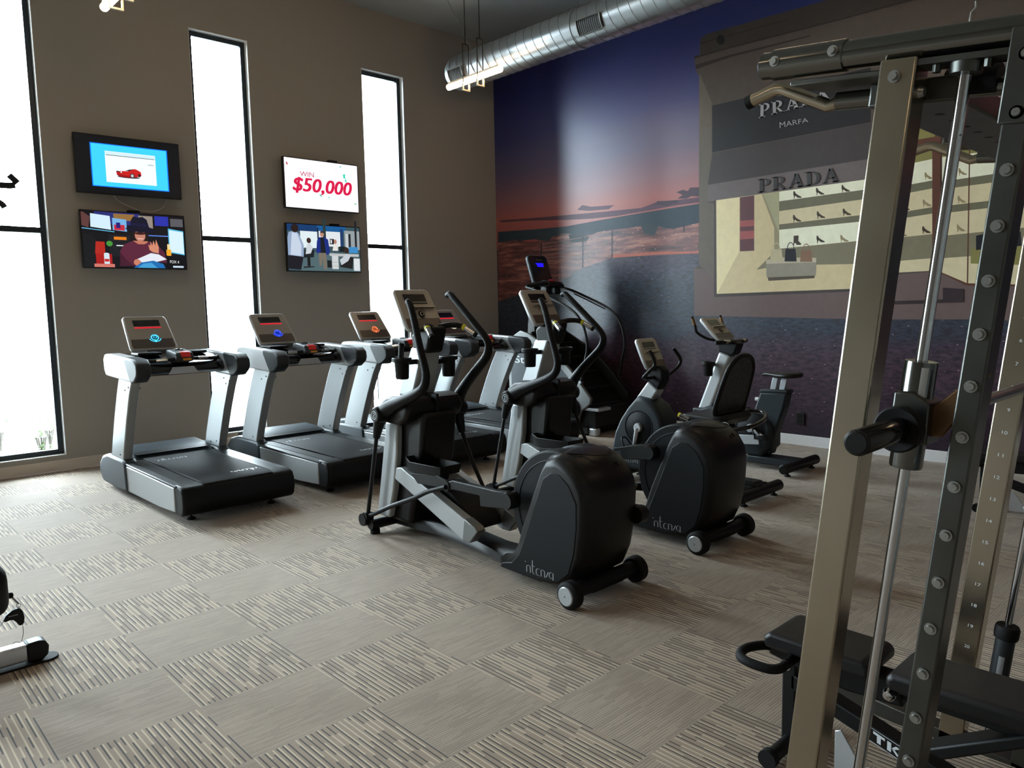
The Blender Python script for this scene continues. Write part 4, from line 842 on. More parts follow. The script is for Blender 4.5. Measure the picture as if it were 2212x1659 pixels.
# ---------------------------------------------------------------- elliptical trainer
def make_elliptical(label,loc,pin):
    t=thing('elliptical_trainer',label,'elliptical trainer',loc,group='pair of elliptical trainers')
    # rear housing
    prof=[(.62,.05),(.30,.045),(.12,.07),(.03,.13),(-.02,.24),(-.05,.40),(-.06,.58),(-.045,.66),(0,.735),(.06,.785),(.14,.815),(.22,.80),(.26,.74),(.34,.55),(.42,.36),(.47,.22),(.52,.15),(.60,.13),(.64,.10)]
    m=MB(); m.pillow(prof,.235,inset=.06,n=7,ctr=(.18,.42),drop=.03,bulge=.05); hs=obj('rear_housing',m,'charcoal_gloss',t,ang=50)
    # side panels: flat darker inset on both flanks
    sp=[(.60,.075),(.30,.07),(.13,.095),(.05,.16),(.01,.28),(-.01,.42),(-.012,.56),(.04,.65),(.11,.70),(.17,.705),(.235,.66),(.31,.48),(.38,.31),(.435,.19),(.50,.125),(.58,.105)]
    for s in (-1,1):
        m=MB(); m.prism(sp,s*.222,s*.2385); pn=obj('side_panel',m,'charcoal',hs,bev=.006)
        m=MB(); q=[(.385,.10),(.16,.10),(.16,.185),(.385,.185)]
        if s>0: q=[(.16,.10),(.385,.10),(.385,.185),(.16,.185)]
        flat_text(m,LOGO,q,0,lambda a,b,o:(s*.2392,a,b)); obj('lettering',m,'logo',pn)
        # crank disc behind the panel
        arc=[(.22+.35*math.cos(a),.455+.35*math.sin(a)) for a in [math.radians(-75+i*6) for i in range(33)]]; m=MB(); m.prism(arc+[(.06,.62),(.06,.2)],s*.05,s*.155); dc=obj('crank_cover',m,'charcoal',t,bev=.012,seg=3)
        m=MB(); m.tube([(s*.156,.22+.292*math.cos(a),.455+.292*math.sin(a)) for a in [math.radians(-50+i*6) for i in range(26)]],.003,6); obj('cover_groove',m,'black_plastic',dc)
    m=MB(); m.tube([(-.20,.20,.770),(-.15,.135,.800),(-.06,.03,.790),(.03,-.0,.785),(.11,.02,.79),(.17,.09,.79),(.205,.20,.767)],.0035,6,5); obj('lid_seam',m,'black_plastic',hs)
    m=MB(); m.lathe([(.001,0),(.006,0)],(.06,-.005,.757),'z',10); m.tube([(.08,-.04,.72),(.08,-.02,.74)],.006,8); obj('plug_hole',m,'black_gloss',hs)
    # rear stabiliser with transport wheels
    m=MB(); m.tube([(-.27,0,.085),(.27,0,.085)],.042,18); m.box(-.13,.13,-.03,.15,.05,.115); st=obj('stabilizer',m,'charcoal',t,ang=35)
    for s in (-1,1):
        m=MB(); m.lathe([(.0005,s*.006),(.055,s*.006),(.066,0),(.075,-s*.008),(.075,-s*.055),(.066,-s*.065),(.0005,-s*.068)],(s*.312,0,.075),'x',32); wl=obj('wheel',m,'black_rubber',t)
        m=MB(); m.lathe([(.0005,s*.0005),(.004,s*.0005),(.006,s*.005),(.047,s*.005),(.052,0)],(s*.3185,0,.075),'x',32); obj('wheel_cap',m,'silver_paint' if s<0 else 'dark_grey',wl)
    # floor beam
    m=MB()
    sec=[(.45,.20,.045,.12),(.60,.18,.045,.125),(.72,.13,.045,.10),(.85,.095,.045,.105),(1.1,.08,.05,.13),(1.4,.075,.06,.145),(1.62,.08,.05,.14),(1.98,.09,.045,.13)]
    v=[];f=[]
    for y,hw,z0,z1 in sec: v+=[(-hw,y,z0),(-hw*.92,y,z1-.012),(-hw*.7,y,z1),(hw*.7,y,z1),(hw*.92,y,z1-.012),(hw,y,z0)]
    L=len(sec)
    for i in range(L-1):
        for j in range(6): f.append((i*6+j,i*6+(j+1)%6,(i+1)*6+(j+1)%6,(i+1)*6+j))
    f.append(tuple(range(6)));f.append(tuple((L-1)*6+j for j in range(6)))
    m.add(v,f); obj('floor_beam',m,'charcoal_gloss',t,ang=50)
    m=MB(); m.tube([(-.28,1.93,.07),(.28,1.93,.07)],.038,14); ff=obj('front_foot',m,'black_plastic',t)
    for s in (-1,1):
        m=MB(); m.lathe([(.0005,0),(.035,0),(.035,.03),(.02,.035)],(s*.24,1.93,0),n=16); obj('foot_pad',m,'black_rubber',ff)
        m=MB(); m.lathe([(.0005,s*.02),(.045,s*.02),(.048,.0),(.048,-s*.03)],(s*.29,1.99,.10),'x',20); obj('front_roller',m,'black_plastic',ff)
    # mast: dark shroud with silver side plates
    m=MB(); m.prism([(1.43,.90),(1.47,.60),(1.60,.20),(1.62,.10),(1.90,.10),(1.88,.3),(1.82,.6),(1.80,.90)],-.15,.15); ms=obj('mast_shroud',m,'charcoal_gloss',t,bev=.03,seg=3)
    for s in (-1,1):
        m=MB(); m.prism([(1.665,.82),(1.68,.60),(1.73,.35),(1.80,.13),(1.95,.13),(1.90,.35),(1.845,.6),(1.80,.82)],s*.152,s*.205); obj('silver_plate',m,'silver_paint',t,bev=.012,seg=3)
    # pivot head
    m=MB(); m.pillow([(1.50,.86),(1.47,.93),(1.50,.995),(1.60,1.015),(1.74,1.0),(1.82,.95),(1.83,.88),(1.78,.82),(1.60,.81)],.245,inset=.04,n=5); hd=obj('pivot_head',m,'charcoal_gloss',t,ang=50)
    m=MB(); m.box(-.012,.012,1.46,1.835,.80,1.022); obj('head_band',m,'black_plastic',hd,bev=.006)
    # silver neck and console
    m=MB(); m.add([(-.095,1.62,.99),(.095,1.62,.99),(.095,1.80,.99),(-.095,1.80,.99),(-.08,1.50,1.34),(.08,1.50,1.34),(.07,1.66,1.34),(-.07,1.66,1.34)],[(0,3,2,1),(4,5,6,7),(0,1,5,4),(1,2,6,5),(2,3,7,6),(3,0,4,7)]); nk=obj('neck',m,'silver_paint',t,bev=.02,seg=4)
    m=MB(); m.prism([(1.47,1.30),(1.64,1.30),(1.66,1.42),(1.60,1.46),(1.50,1.47),(1.42,1.485),(1.42,1.45)],-.07,.07); hm=obj('console_mount',m,'black_plastic',t,bev=.025,seg=4)
    console(t,(0,1.56,1.455),math.radians(32),.33,.335,'bike')
    # fixed grips
    for s in (-1,1):
        m=MB(); m.tube([(s*.03,1.47,1.475),(s*.10,1.42,1.487),(s*.15,1.36,1.475),(s*.185,1.26,1.415)],.019,12,4); g=obj('fixed_grip',m,'black_plastic',hm)
        m=MB(); m.tube([(s*.158,1.335,1.464),(s*.182,1.272,1.424)],.0205,12); obj('pulse_sensor',m,'chrome',g)
        m=MB(); m.tube([(s*.150,1.355,1.474),(s*.158,1.338,1.465)],.0215,12); obj('yellow_band',m,'yellow',g)
    cup_holder(t,-.20,1.585,1.27,1); cup_holder(t,.20,1.585,1.26,-1)
    # moving handles
    Lp=[(1.395,1.650),(1.37,1.635),(1.332,1.55),(1.275,1.36),(1.225,1.22),(1.222,1.155),(1.25,1.10),(1.33,1.055),(1.48,1.00),(1.63,.95),(1.72,.905)]
    Rp=[(1.675,1.69),(1.64,1.700),(1.567,1.645),(1.33,1.455),(1.245,1.37),(1.238,1.31),(1.275,1.25),(1.40,1.14),(1.51,1.04),(1.57,.96),(1.585,.90)]
    rad=[.018,.022,.023,.024,.026,.028,.031,.034,.038,.046,.053]
    for s,pp,py in ((-1,Lp,1.735),(1,Rp,1.59)):
        m=MB(); m.tube([(s*(.275 if i<9 else .27),y,z) for i,(y,z) in enumerate(pp)],rad,14,4,flat=1.0); ha=obj('moving_handle',m,'charcoal',t,ang=60)
        m=MB(); m.lathe([(.0005,s*.035),(.045,s*.035),(.055,s*.025),(.06,0),(.06,-s*.04)],(s*.302,py,.885),'x',28); obj('pivot_cap',m,'charcoal',ha)
        m=MB(); m.ring((s*.338,py,.885),.028,.0028,'x',28,6)
        v,f=ribbon([(.010,.012),(-.004,.016),(-.010,.006),(.0,0),(.010,-.006),(.004,-.016),(-.010,-.012)],.004); m.add([(s*.3395,py+a,.885+b) for a,b in v],f)
        obj('badge',m,'logo_white',ha)
        if s<0: low=[(1.755,.86),(1.79,.78),(1.812,.715)]; rod=[(1.81,.73),(1.905,.36),(1.965,.125)]; link=[(1.965,.125),(1.86,.165),(1.68,.245),(1.38,.362),(1.24,.425),(1.05,.487)]
        else: low=[(1.59,.86),(1.565,.78),(1.545,.71)]; rod=[(1.55,.725),(1.42,.48),(1.25,.235)]; link=[(1.25,.235),(1.1,.215),(.95,.20)]
        m=MB(); m.tube([(s*.275,y,z) for y,z in low],[.045,.034,.025],14,3); obj('lower_arm',m,'charcoal',ha)
        m=MB(); m.tube([(s*.275,y,z) for y,z in rod],.0145,10); obj('drive_rod',m,'frame_black',ha)
        m=MB(); m.tube([(s*.275,y,z) for y,z in link],.0155,10,4); m.lathe([(.0005,s*.03),(.032,s*.03),(.032,-s*.03),(.0005,-s*.03)],(s*.275,rod[-1][0],rod[-1][1]),'x',16); obj('link_bar',m,'charcoal',t)
    # ramp
    for s in (-1,1):
        m=MB(); m.prism([(1.72,.425),(1.70,.505),(1.64,.515),(.86,.245),(.84,.225),(.92,.140),(.99,.140)],s*.135,s*.20); rr=obj('ramp_rail',m,'silver_paint',t,bev=.006)
        m=MB(); m.prism([(.965,.285),(.86,.247),(.838,.225),(.915,.138),(.99,.138)],s*.133,s*.203); obj('rail_end_cap',m,'silver_dark',rr,bev=.006)
    m=MB(); m.prism([(1.42,.40),(1.36,.44),(1.20,.395),(.97,.245),(.95,.195),(1.02,.17),(1.30,.31)],-.115,.115); obj('ramp_cover',m,'charcoal',t,bev=.012)
    # pedal arms and pedals
    py,pz=pin
    m=MB(); m.prism([(1.12,.455),(1.10,.50),(1.0,.535),(py+.10,pz+.045),(py,pz+.055),(py-.03,pz),(py,pz-.05),(py+.24,pz-.075),(py+.245,pz-.01),(1.0,.475)],-.262,-.222); pa=obj('pedal_arm',m,'frame_black',t,bev=.006)
    m=MB(); m.lathe([(.0005,-.025),(.045,-.025),(.05,-.015),(.05,.05),(.0005,.05)],(-.25,py,pz),'x',24); obj('crank_hub',m,'black_plastic',pa)
    m=MB(); m.lathe([(.0005,-.02),(.035,-.02),(.035,.05),(.0005,.05)],(-.25,1.06,.49),'x',20); obj('front_joint',m,'black_plastic',pa)
    qy,qz=.44-py,.91-pz
    m=MB(); m.prism([(.98,.17),(.98,.225),(qy+.1,qz+.045),(qy,qz+.05),(qy,qz-.05),(qy+.2,qz-.07)],.222,.262); pb=obj('pedal_arm',m,'frame_black',t,bev=.006)
    m=MB(); m.lathe([(.0005,.025),(.045,.025),(.05,.015),(.05,-.05),(.0005,-.05)],(.25,qy,qz),'x',24); obj('crank_hub',m,'black_plastic',pb)
    for s,oy,oz,dip in ((-1,1.365,.515,.16),(1,1.20,.235,.34)):
        x0,x1=(-.24,-.03) if s<0 else (.03,.24)
        m=MB(); W2=(x1-x0)/2; cx=(x0+x1)/2
        outl=[(-W2*.85,-.205),(W2*.85,-.205),(W2,-.13),(W2,.12),(W2*.7,.21),(-W2*.7,.21),(-W2,.12),(-W2,-.13)]
        n=len(outl); hts=[.06,.06,.065,.075,.10,.10,.075,.065]
        v=[(a*.88,b*.92,0) for a,b in outl]+[(a,b,hts[i]) for i,(a,b) in enumerate(outl)]+[(a*.93,b*.95,hts[i]) for i,(a,b) in enumerate(outl)]+[(a*.84,b*.9,.016) for a,b in outl]
        f=[tuple(range(n-1,-1,-1))]
        for k in range(3): f+=[(k*n+i,k*n+(i+1)%n,(k+1)*n+(i+1)%n,(k+1)*n+i) for i in range(n)]
        f.append(tuple(3*n+i for i in range(n)))
        m.add(v,f); c_,s_=math.cos(-dip),math.sin(-dip)
        T(m,lambda x,y,z:(cx+x,oy+y*c_+z*s_*0+ -z*math.sin(dip)*0 , oz+z+y*math.tan(dip)*(-1 if s<0 else 1)*(.35 if s<0 else 1)))
        pd=obj('pedal',m,'black_plastic',t,bev=.005)
        m=MB()
        if s<0: m.prism([(1.10,.43),(1.05,.50),(1.22,.53),(1.5,.50),(1.42,.44),(1.2,.45)],-.222,-.20)
        else: m.prism([(.95,.17),(.98,.24),(1.25,.255),(1.36,.27),(1.3,.22),(1.05,.15)],.203,.225)
        obj('pedal_bracket',m,'frame_black',pd,bev=.004)
    return t
E1=make_elliptical('front elliptical trainer with a remote control in its left cup holder',(3.14,2.62,0),(.50,.49))
E2=make_elliptical('rear elliptical trainer between the front one and the bikes',(4.355,2.62,0),(.40,.605))
r=thing('remote_control','black remote control standing in the cup holder of the front elliptical trainer','remote control',(3.14-.215,2.62+1.585,1.178),rot=(math.radians(-6),math.radians(14),.25))
m=MB(); m.box(-.022,.022,-.010,.010,0,.20); ob=obj('remote_body',m,'black_plastic',r,bev=.006)
m=MB()
for i in range(9):
    for j in range(3): m.box(-.015+j*.012,-.009+j*.012,-.0125,-.010,.06+i*.014,.066+i*.014)
obj('button',m,'dark_grey',ob)

# ---------------------------------------------------------------- stair climber
def make_stair():
    t=thing('stair_climber','tall black stair climber machine in the corner against the mural','stair climber',(7.32,6.0,0))
    for s in (-1,1):
        m=MB(); m.prism([(1.42,.04),(1.44,1.05),(1.34,1.22),(1.20,1.29),(1.04,1.25),(.60,1.03),(.30,.80),(.03,.52),(-.02,.47),(.0,.40),(.14,.30),(.20,.14),(.5,.04)],s*.34,s*.385); sp=obj('side_panel',m,'silver_dark' if s<0 else 'frame_black',t,bev=.01)
        m=MB(); m.prism([(1.36,.10),(1.38,1.0),(1.28,1.16),(1.16,1.2),(1.03,1.15),(.62,.93),(.36,.72),(.28,.50),(.34,.2),(.5,.10)],s*.385,s*.39); obj('panel_inset',m,'slate' if s<0 else 'frame_black',sp)
        m=MB(); m.lathe([(.0005,s*.02),(.10,s*.018),(.125,.0)],(s*.392,.27,.33),'x',32); o=obj('vent_disc',m,'charcoal',sp)
        if s<0:
            m=MB()
            for i in range(5):
                a=PI*.5+.5+i*.22
                for rr in (.05,.07,.09): m.lathe([(.0005,-.0075),(.005,-.0075),(.005,0)],(-.404,.27+rr*math.cos(a),.33+rr*math.sin(a)),'x',8)
            obj('vent_hole',m,'logo',o)
            m=MB(); q=[(1.30,.86),(.86,.86),(.86,.955),(1.30,.955)]; flat_text(m,text_polys('Stair'),q,0,lambda a,b,o:(-.3912,a,b)); obj('lettering',m,'logo_white',sp)
    # revolving steps: treads descend towards the back of the room
    for i in range(5):
        y0=.02+i*.2; z=.38+i*.185
        m=MB(); m.box(-.335,.335,y0,y0+.27,z-.03,z); m.box(-.335,.335,y0+.20,y0+.23,z,z+.155); st=obj('step',m,'black_plastic',t,bev=.006)
        m=MB(); m.box(-.333,.333,y0-.002,y0+.006,z-.004,z+.003); obj('step_edge',m,'dark_grey',st)
    m=MB(); m.prism([(.10,.06),(.06,.36),(.5,.75),(1.2,1.1),(1.40,1.0),(1.38,.06)],-.33,.33); obj('inner_body',m,'black_plastic',t)
    m=MB(); m.box(-.36,-.12,-.12,.12,.315,.352); obj('access_step',m,'light_metal',t,bev=.006)
    m=MB(); m.box(-.33,.33,-.06,.10,.10,.36); obj('rear_cover',m,'frame_black',t,bev=.02)
    m=MB(); m.box(-.36,.36,.05,1.4,.02,.10); obj('base_frame',m,'frame_black',t,bev=.01)
    for s in (-1,1):
        m=MB(); m.box(s*.30-.045,s*.30+.045,-.07,.06,.0,.10); obj('foot',m,'light_metal' ,t,bev=.02)
        pp=[(1.12,1.86),(.90,1.80),(.64,1.70),(.37,1.59),(.20,1.48),(.09,1.32),(.045,1.10),(.09,.90),(.15,.66)]
        m=MB(); m.tube([(s*(.335+.03*min(1,(1.12-y)*2)),y,z) for y,z in pp],.0165,12,5); hr=obj('handrail',m,'frame_black',t)
        if s>0:
            m=MB(); m.tube([(s*.36,y,z-.035) for y,z in pp[1:4]],.010,8,4); obj('rail_brace',m,'dark_grey',hr)
        m=MB(); m.lathe([(.0005,s*.02),(.022,s*.02),(.022,-s*.02)],(s*.37,.15,.66),'x',14); obj('rail_clamp',m,'chrome',hr)
    m=MB(); m.prism([(1.16,1.10),(1.34,1.10),(1.27,1.9),(1.17,1.9)],-.13,.13); obj('mast',m,'frame_black',t,bev=.02)
    m=MB(); m.tube([(-.34,1.10,1.87),(-.15,.98,1.90),(.15,.98,1.90),(.34,1.10,1.87)],.03,12,5); br=obj('crossbar',m,'black_plastic',t)
    m=MB(); m.prism([(.90,1.86),(.92,1.92),(1.04,1.945),(1.12,1.93),(1.12,1.86)],-.11,.13); pod=obj('control_pod',m,'black_plastic',t,bev=.015,seg=3)
    m=MB(); m.lathe([(.0005,.016),(.038,.012),(.042,0)],(.01,.99,1.938),n=20); obj('stop_button',m,'red_button',pod)
    m=MB(); m.box(-.14,-.05,.93,1.05,1.76,1.86); m.box(.02,.13,.93,1.05,1.76,1.86); obj('bottle_holder',m,'black_plastic',t,bev=.015)
    m=MB(); m.prism(rrect(-.185,.185,0,.43,.06,6),-.06,0,'z'); c=obj('console',m,'slate',t,bev=.02,loc=(0,1.10,1.89),rot=(math.radians(90-20),0,0),seg=4)
    m=MB(); m.prism(rrect(-.165,.165,.02,.41,.05,6),0,.006,'z'); obj('face_plate',m,'black_gloss',c)
    m=MB(); m.box(-.07,.07,.29,.305,.006,.008); m.box(-.05,.065,.255,.29,.006,.0075); obj('display',m,'lcd_blue',c)
    m=MB()
    for i in range(3):
        for j in range(2): m.box(-.05+i*.03,-.035+i*.03,.13+j*.035,.145+j*.035,.006,.008)
    obj('key_button',m,'dark_grey',c)
    m=MB(); flat_text(m,LOGO,[(-.05,.345),(.06,.345),(.06,.37),(-.05,.37)],.0075,lambda a,b,o:(a,b,o)); obj('lettering',m,'logo',c)
    return t
make_stair()

# ---------------------------------------------------------------- bikes
def stabilizer(t,y,hw,name='rear_stabilizer'):
    m=MB(); m.tube([(-hw,y,.075),(-hw+.01,y,.075),(hw-.01,y,.075),(hw,y,.075)],[.036,.046,.046,.036],18); o=obj(name,m,'black_plastic',t)
    for s in (-1,1):
        m=MB(); m.lathe([(.0005,0),(.028,0),(.028,.01),(.012,.016),(.012,.04)],(s*(hw-.09),y,0),n=14); obj('foot_pad',m,'black_rubber',o)
def crank(t,x,y,z,s,ang,ln=.17,pedal=True):
    m=MB(); m.lathe([(.0005,s*.03),(.036,s*.03),(.042,s*.02),(.042,0)],(x,y,z),'x',24)
    ey,ez=y+ln*math.cos(ang),z+ln*math.sin(ang)
    m.tube([(x+s*.022,y,z),(x+s*.026,ey,ez)],[.022,.014],12)
    o=obj('crank_arm',m,'light_metal',t)
    if pedal:
        m=MB(); m.box(min(x+s*.03,x+s*.13),max(x+s*.03,x+s*.13),ey-.045,ey+.045,ez-.014,ez+.014); m.tube([(x+s*.03,ey+.03,ez+.01),(x+s*.05,ey+.07,ez+.07),(x+s*.11,ey+.07,ez+.07),(x+s*.13,ey+.03,ez+.01)],.009,8,3); obj('pedal',m,'black_plastic',o,bev=.004)

def make_recumbent():
    t=thing('recumbent_bike','recumbent exercise bike with a mesh backrest behind the rear elliptical trainer','exercise bike',(5.55,3.0,0))
    body=[(1.44,.10),(1.43,.28),(1.40,.42),(1.33,.56),(1.24,.68),(1.14,.78),(1.04,.765),(.95,.71),(.88,.62),(.85,.50),(.87,.34),(.93,.2),(1.0,.10)]
    m=MB(); m.pillow(body,.13,inset=.05,n=5,ctr=(1.12,.42)); b=obj('drive_body',m,'bike_blue',t,ang=50)
    for s in (-1,1):
        m=MB(); m.ring((s*.130,1.11,.50),.15,.006,'x',40,6); m.lathe([(.0005,s*.004),(.14,s*.004),(.145,0)],(s*.128,1.11,.50),'x',40); obj('disc_cover',m,'charcoal',b)
        m=MB()
        for i in range(7):
            a=.5+i*.36; m.lathe([(.0005,s*.002),(.004,s*.002),(.004,0)],(s*.1325,1.11+.062*math.cos(a),.50+.062*math.sin(a)),'x',6)
        obj('vent_hole',m,'black_gloss',b)
    m=MB(); flat_text(m,LOGO,[(1.30,.17),(1.12,.17),(1.12,.24),(1.30,.24)],0,lambda a,bb,o:(-.1312,a,bb)); obj('lettering',m,'logo',b)
    crank(t,-.13,1.11,.50,-1,math.radians(-78)); crank(t,.13,1.11,.50,1,math.radians(102))
    m=MB(); m.add([(-.06,1.04,.72),(.06,1.04,.72),(.06,1.20,.75),(-.06,1.20,.75),(-.052,.955,.84),(.052,.955,.84),(.052,1.07,.915),(-.052,1.07,.915)],[(0,3,2,1),(4,5,6,7),(0,1,5,4),(1,2,6,5),(2,3,7,6),(3,0,4,7)]); obj('neck',m,'silver_paint',t,bev=.018,seg=4)
    m=MB(); m.prism([(.955,.835),(1.07,.915),(1.075,.98),(1.03,1.05),(.95,1.06),(.90,1.02),(.90,.93)],-.058,.058); hm=obj('console_mount',m,'charcoal',t,bev=.025,seg=4)
    console(t,(0,1.0,1.03),math.radians(26),.30,.30,'bike')
    m=MB()
    m.tube([(-.04,.99,.955),(-.14,1.02,.95),(-.20,1.0,.965),(-.185,.95,1.02),(-.15,.92,1.07),(-.155,.935,1.14),(-.17,.96,1.20)],.0155,12,5)
    m.tube([(.04,.96,.955),(.13,.98,.96),(.22,.97,1.0),(.27,.95,1.05),(.275,.945,1.10),(.245,.965,1.16),(.215,.98,1.20)],.0155,12,5)
    obj('handlebar',m,'black_plastic',hm)
    m=MB(); m.box(-.07,.07,.0,1.0,.085,.16); bm_=obj('floor_beam',m,'frame_black',t,bev=.02)
    m=MB(); m.box(-.16,.16,.0,.16,.06,.13); obj('beam_cover',m,'charcoal',bm_,bev=.02)
    stabilizer(t,0,.33); stabilizer(t,1.30,.22,'front_stabilizer')
    m=MB(); m.prism([(.20,.14),(.48,.14),(.42,.60),(.25,.60)],-.06,.06); obj('seat_pedestal',m,'frame_black',t,bev=.015)
    m=MB(); m.pillow([(.64,.625),(.62,.675),(.56,.69),(.3,.68),(.2,.70),(.18,.66),(.22,.61),(.58,.60)],.22,inset=.05,n=5); obj('seat',m,'vinyl',t,ang=60)
    # backrest: rounded mesh shell
    m=MB(); ol=[(-.20,0),(.20,0),(.225,.06),(.215,.25),(.19,.38),(.13,.455),(.05,.49),(-.05,.49),(-.13,.455),(-.19,.38),(-.215,.25),(-.225,.06)]
    m.prism([(x*.93,(y-.24)*.95+.24) for x,y in ol],-.012,.012,'z'); bk=obj('backrest',m,'mesh_fabric',t,loc=(0,.29,.70),rot=(math.radians(90+17),0,0),bev=.004)
    m=MB(); pts=[(x,y,0) for x,y in ol]+[(ol[0][0],ol[0][1],0)]; m.tube(pts,.022,10,4); obj('backrest_rim',m,'black_plastic',bk)
    m=MB(); m.tube([(-.1,.03,-.02),(-.1,.40,-.02)],.012,8); m.tube([(.1,.03,-.02),(.1,.40,-.02)],.012,8); obj('backrest_strut',m,'frame_black',bk)
    m=MB(); m.tube([(-.275,.60,.685),(-.28,.50,.655),(-.29,.36,.62),(-.27,.15,.60),(-.16,.04,.61),(.0,.02,.63),(.16,.04,.66),(.27,.14,.685),(.29,.36,.68),(.28,.5,.69),(.275,.6,.70)],.0165,12,5); sh=obj('seat_handle',m,'black_gloss',t)
    for s,a,b2 in ((-1,(-.276,.585,.681),(-.281,.48,.650)),(1,(.276,.585,.698),(.281,.48,.689))):
        m=MB(); m.tube([a,b2],.0185,12); obj('pulse_sensor',m,'chrome',sh)
        m=MB(); m.tube([a,(a[0],a[1]-.018,a[2]-.004)],.0195,12); obj('yellow_band',m,'yellow',sh)
    return t
make_recumbent()
def make_upright():
    t=thing('upright_bike','upright exercise bike with a saddle and tall silver post, closest to the mural','exercise bike',(6.75,3.24,0))
    m=MB(); m.pillow([(1.15,.12),(1.14,.36),(1.08,.50),(.95,.56),(.62,.55),(.35,.52),(.24,.42),(.24,.22),(.34,.12)],.12,inset=.05,n=5); b=obj('drive_body',m,'bike_blue',t,ang=50)
    for s in (-1,1):
        m=MB(); m.lathe([(.0005,s*.004),(.14,s*.004),(.145,0)],(s*.118,.45,.39),'x',36); m.ring((s*.12,.45,.39),.15,.005,'x',36,6); obj('disc_cover',m,'charcoal',b)
    crank(t,-.12,.44,.39,-1,math.radians(205),.16); crank(t,.12,.44,.39,1,math.radians(25),.16)
    m=MB(); m.box(-.235,-.225,.27,.56,.285,.375); obj('foot_plate',m,'light_metal',t,rot=(math.radians(-5),0,0),bev=.003)
    m=MB(); m.prism([(1.10,.48),(.84,1.12),(.705,1.075),(.95,.46)],-.06,.06); nk=obj('neck',m,'silver_paint',t,bev=.03,seg=5)
    m=MB(); m.prism([(1.12,.44),(1.13,.53),(.9,.54),(.88,.46)],-.09,.09); obj('neck_collar',m,'black_plastic',t,bev=.02)
    m=MB(); m.prism([(.845,1.115),(.86,1.20),(.70,1.24),(.62,1.20),(.66,1.10),(.70,1.07)],-.062,.062); hm=obj('console_mount',m,'charcoal',t,bev=.02,seg=4)
    cup_holder(t,-.15,.90,1.015,1)
    console(t,(0,.775,1.24),math.radians(45),.33,.31,'bike')
    for s in (-1,1):
        m=MB(); m.tube([(s*.05,.80,1.225),(s*.15,.90,1.245),(s*.24,.97,1.31),(s*.255,.985,1.37),(s*.26,1.02,1.47)],.0145,12,5); hb=obj('handlebar_horn',m,'black_plastic',hm)
        m=MB(); m.tube([(s*.2555,.99,1.385),(s*.26,1.012,1.45)],.0165,10); obj('pulse_sensor',m,'bronze',hb)
    m=MB(); m.tube([(-.28,.74,1.215),(-.22,.70,1.215),(-.05,.68,1.215),(.05,.68,1.215),(.22,.70,1.215),(.28,.74,1.215)],.021,12,4); hb=obj('handlebar',m,'black_plastic',hm)
    for s in (-1,1):
        m=MB(); m.tube([(s*.12,.687,1.217),(s*.19,.693,1.217)],.0225,12); obj('pulse_sensor',m,'ring_silver',hb)
    m=MB(); m.prism([(.385,.74),(.11,.75),(.14,.60),(.22,.36),(.27,.14),(.62,.14),(.52,.36),(.44,.58)],-.062,.062); st=obj('seat_tower',m,'bike_blue',t,bev=.02,seg=3)
    m=MB(); m.prism([(.392,.735),(.10,.745),(.11,.775),(.38,.77)],-.066,.066); obj('tower_collar',m,'dark_grey',st,bev=.01)
    m=MB(); m.lathe([(.0005,0),(.02,0),(.02,.05),(.0005,.055)],(-.0,.41,.66),'y',14); obj('height_lever',m,'white_gloss',st)
    for y in (.185,.275):
        m=MB(); m.prism([(y+.025,.76),(y-.03,.76),(y-.055,.88),(y+.0,.88)],-.028,.028); obj('seat_post',m,'light_metal',t,bev=.004)
    m=MB(); v=[];f=[]
    sec=[(.385,.026,.915,.03),(.36,.032,.93,.04),(.30,.04,.932,.045),(.24,.075,.932,.05),(.16,.115,.935,.055),(.08,.125,.94,.055),(.03,.10,.938,.05),(.01,.05,.93,.035)]
    n=14
    for y,hw,zt,th in sec:
        for k in range(n):
            a=2*PI*k/n; cx=math.cos(a); sz=math.sin(a); v.append((hw*(abs(cx)**.7)*(1 if cx>0 else -1),y,zt-th/2+th/2*(abs(sz)**.7)*(1 if sz>0 else -1)))
    L=len(sec)
    for i in range(L-1):
        for k in range(n): f.append((i*n+k,i*n+(k+1)%n,(i+1)*n+(k+1)%n,(i+1)*n+k))
    f.append(tuple(range(n)));f.append(tuple((L-1)*n+k for k in range(n)))
    m.add(v,f); obj('saddle',m,'vinyl',t,ang=70)
    m=MB(); m.box(-.10,.10,.0,.50,.045,.12); obj('floor_beam',m,'bike_blue',t,bev=.015)
    stabilizer(t,0,.335); stabilizer(t,1.05,.25,'front_stabilizer')
    return t
make_upright()
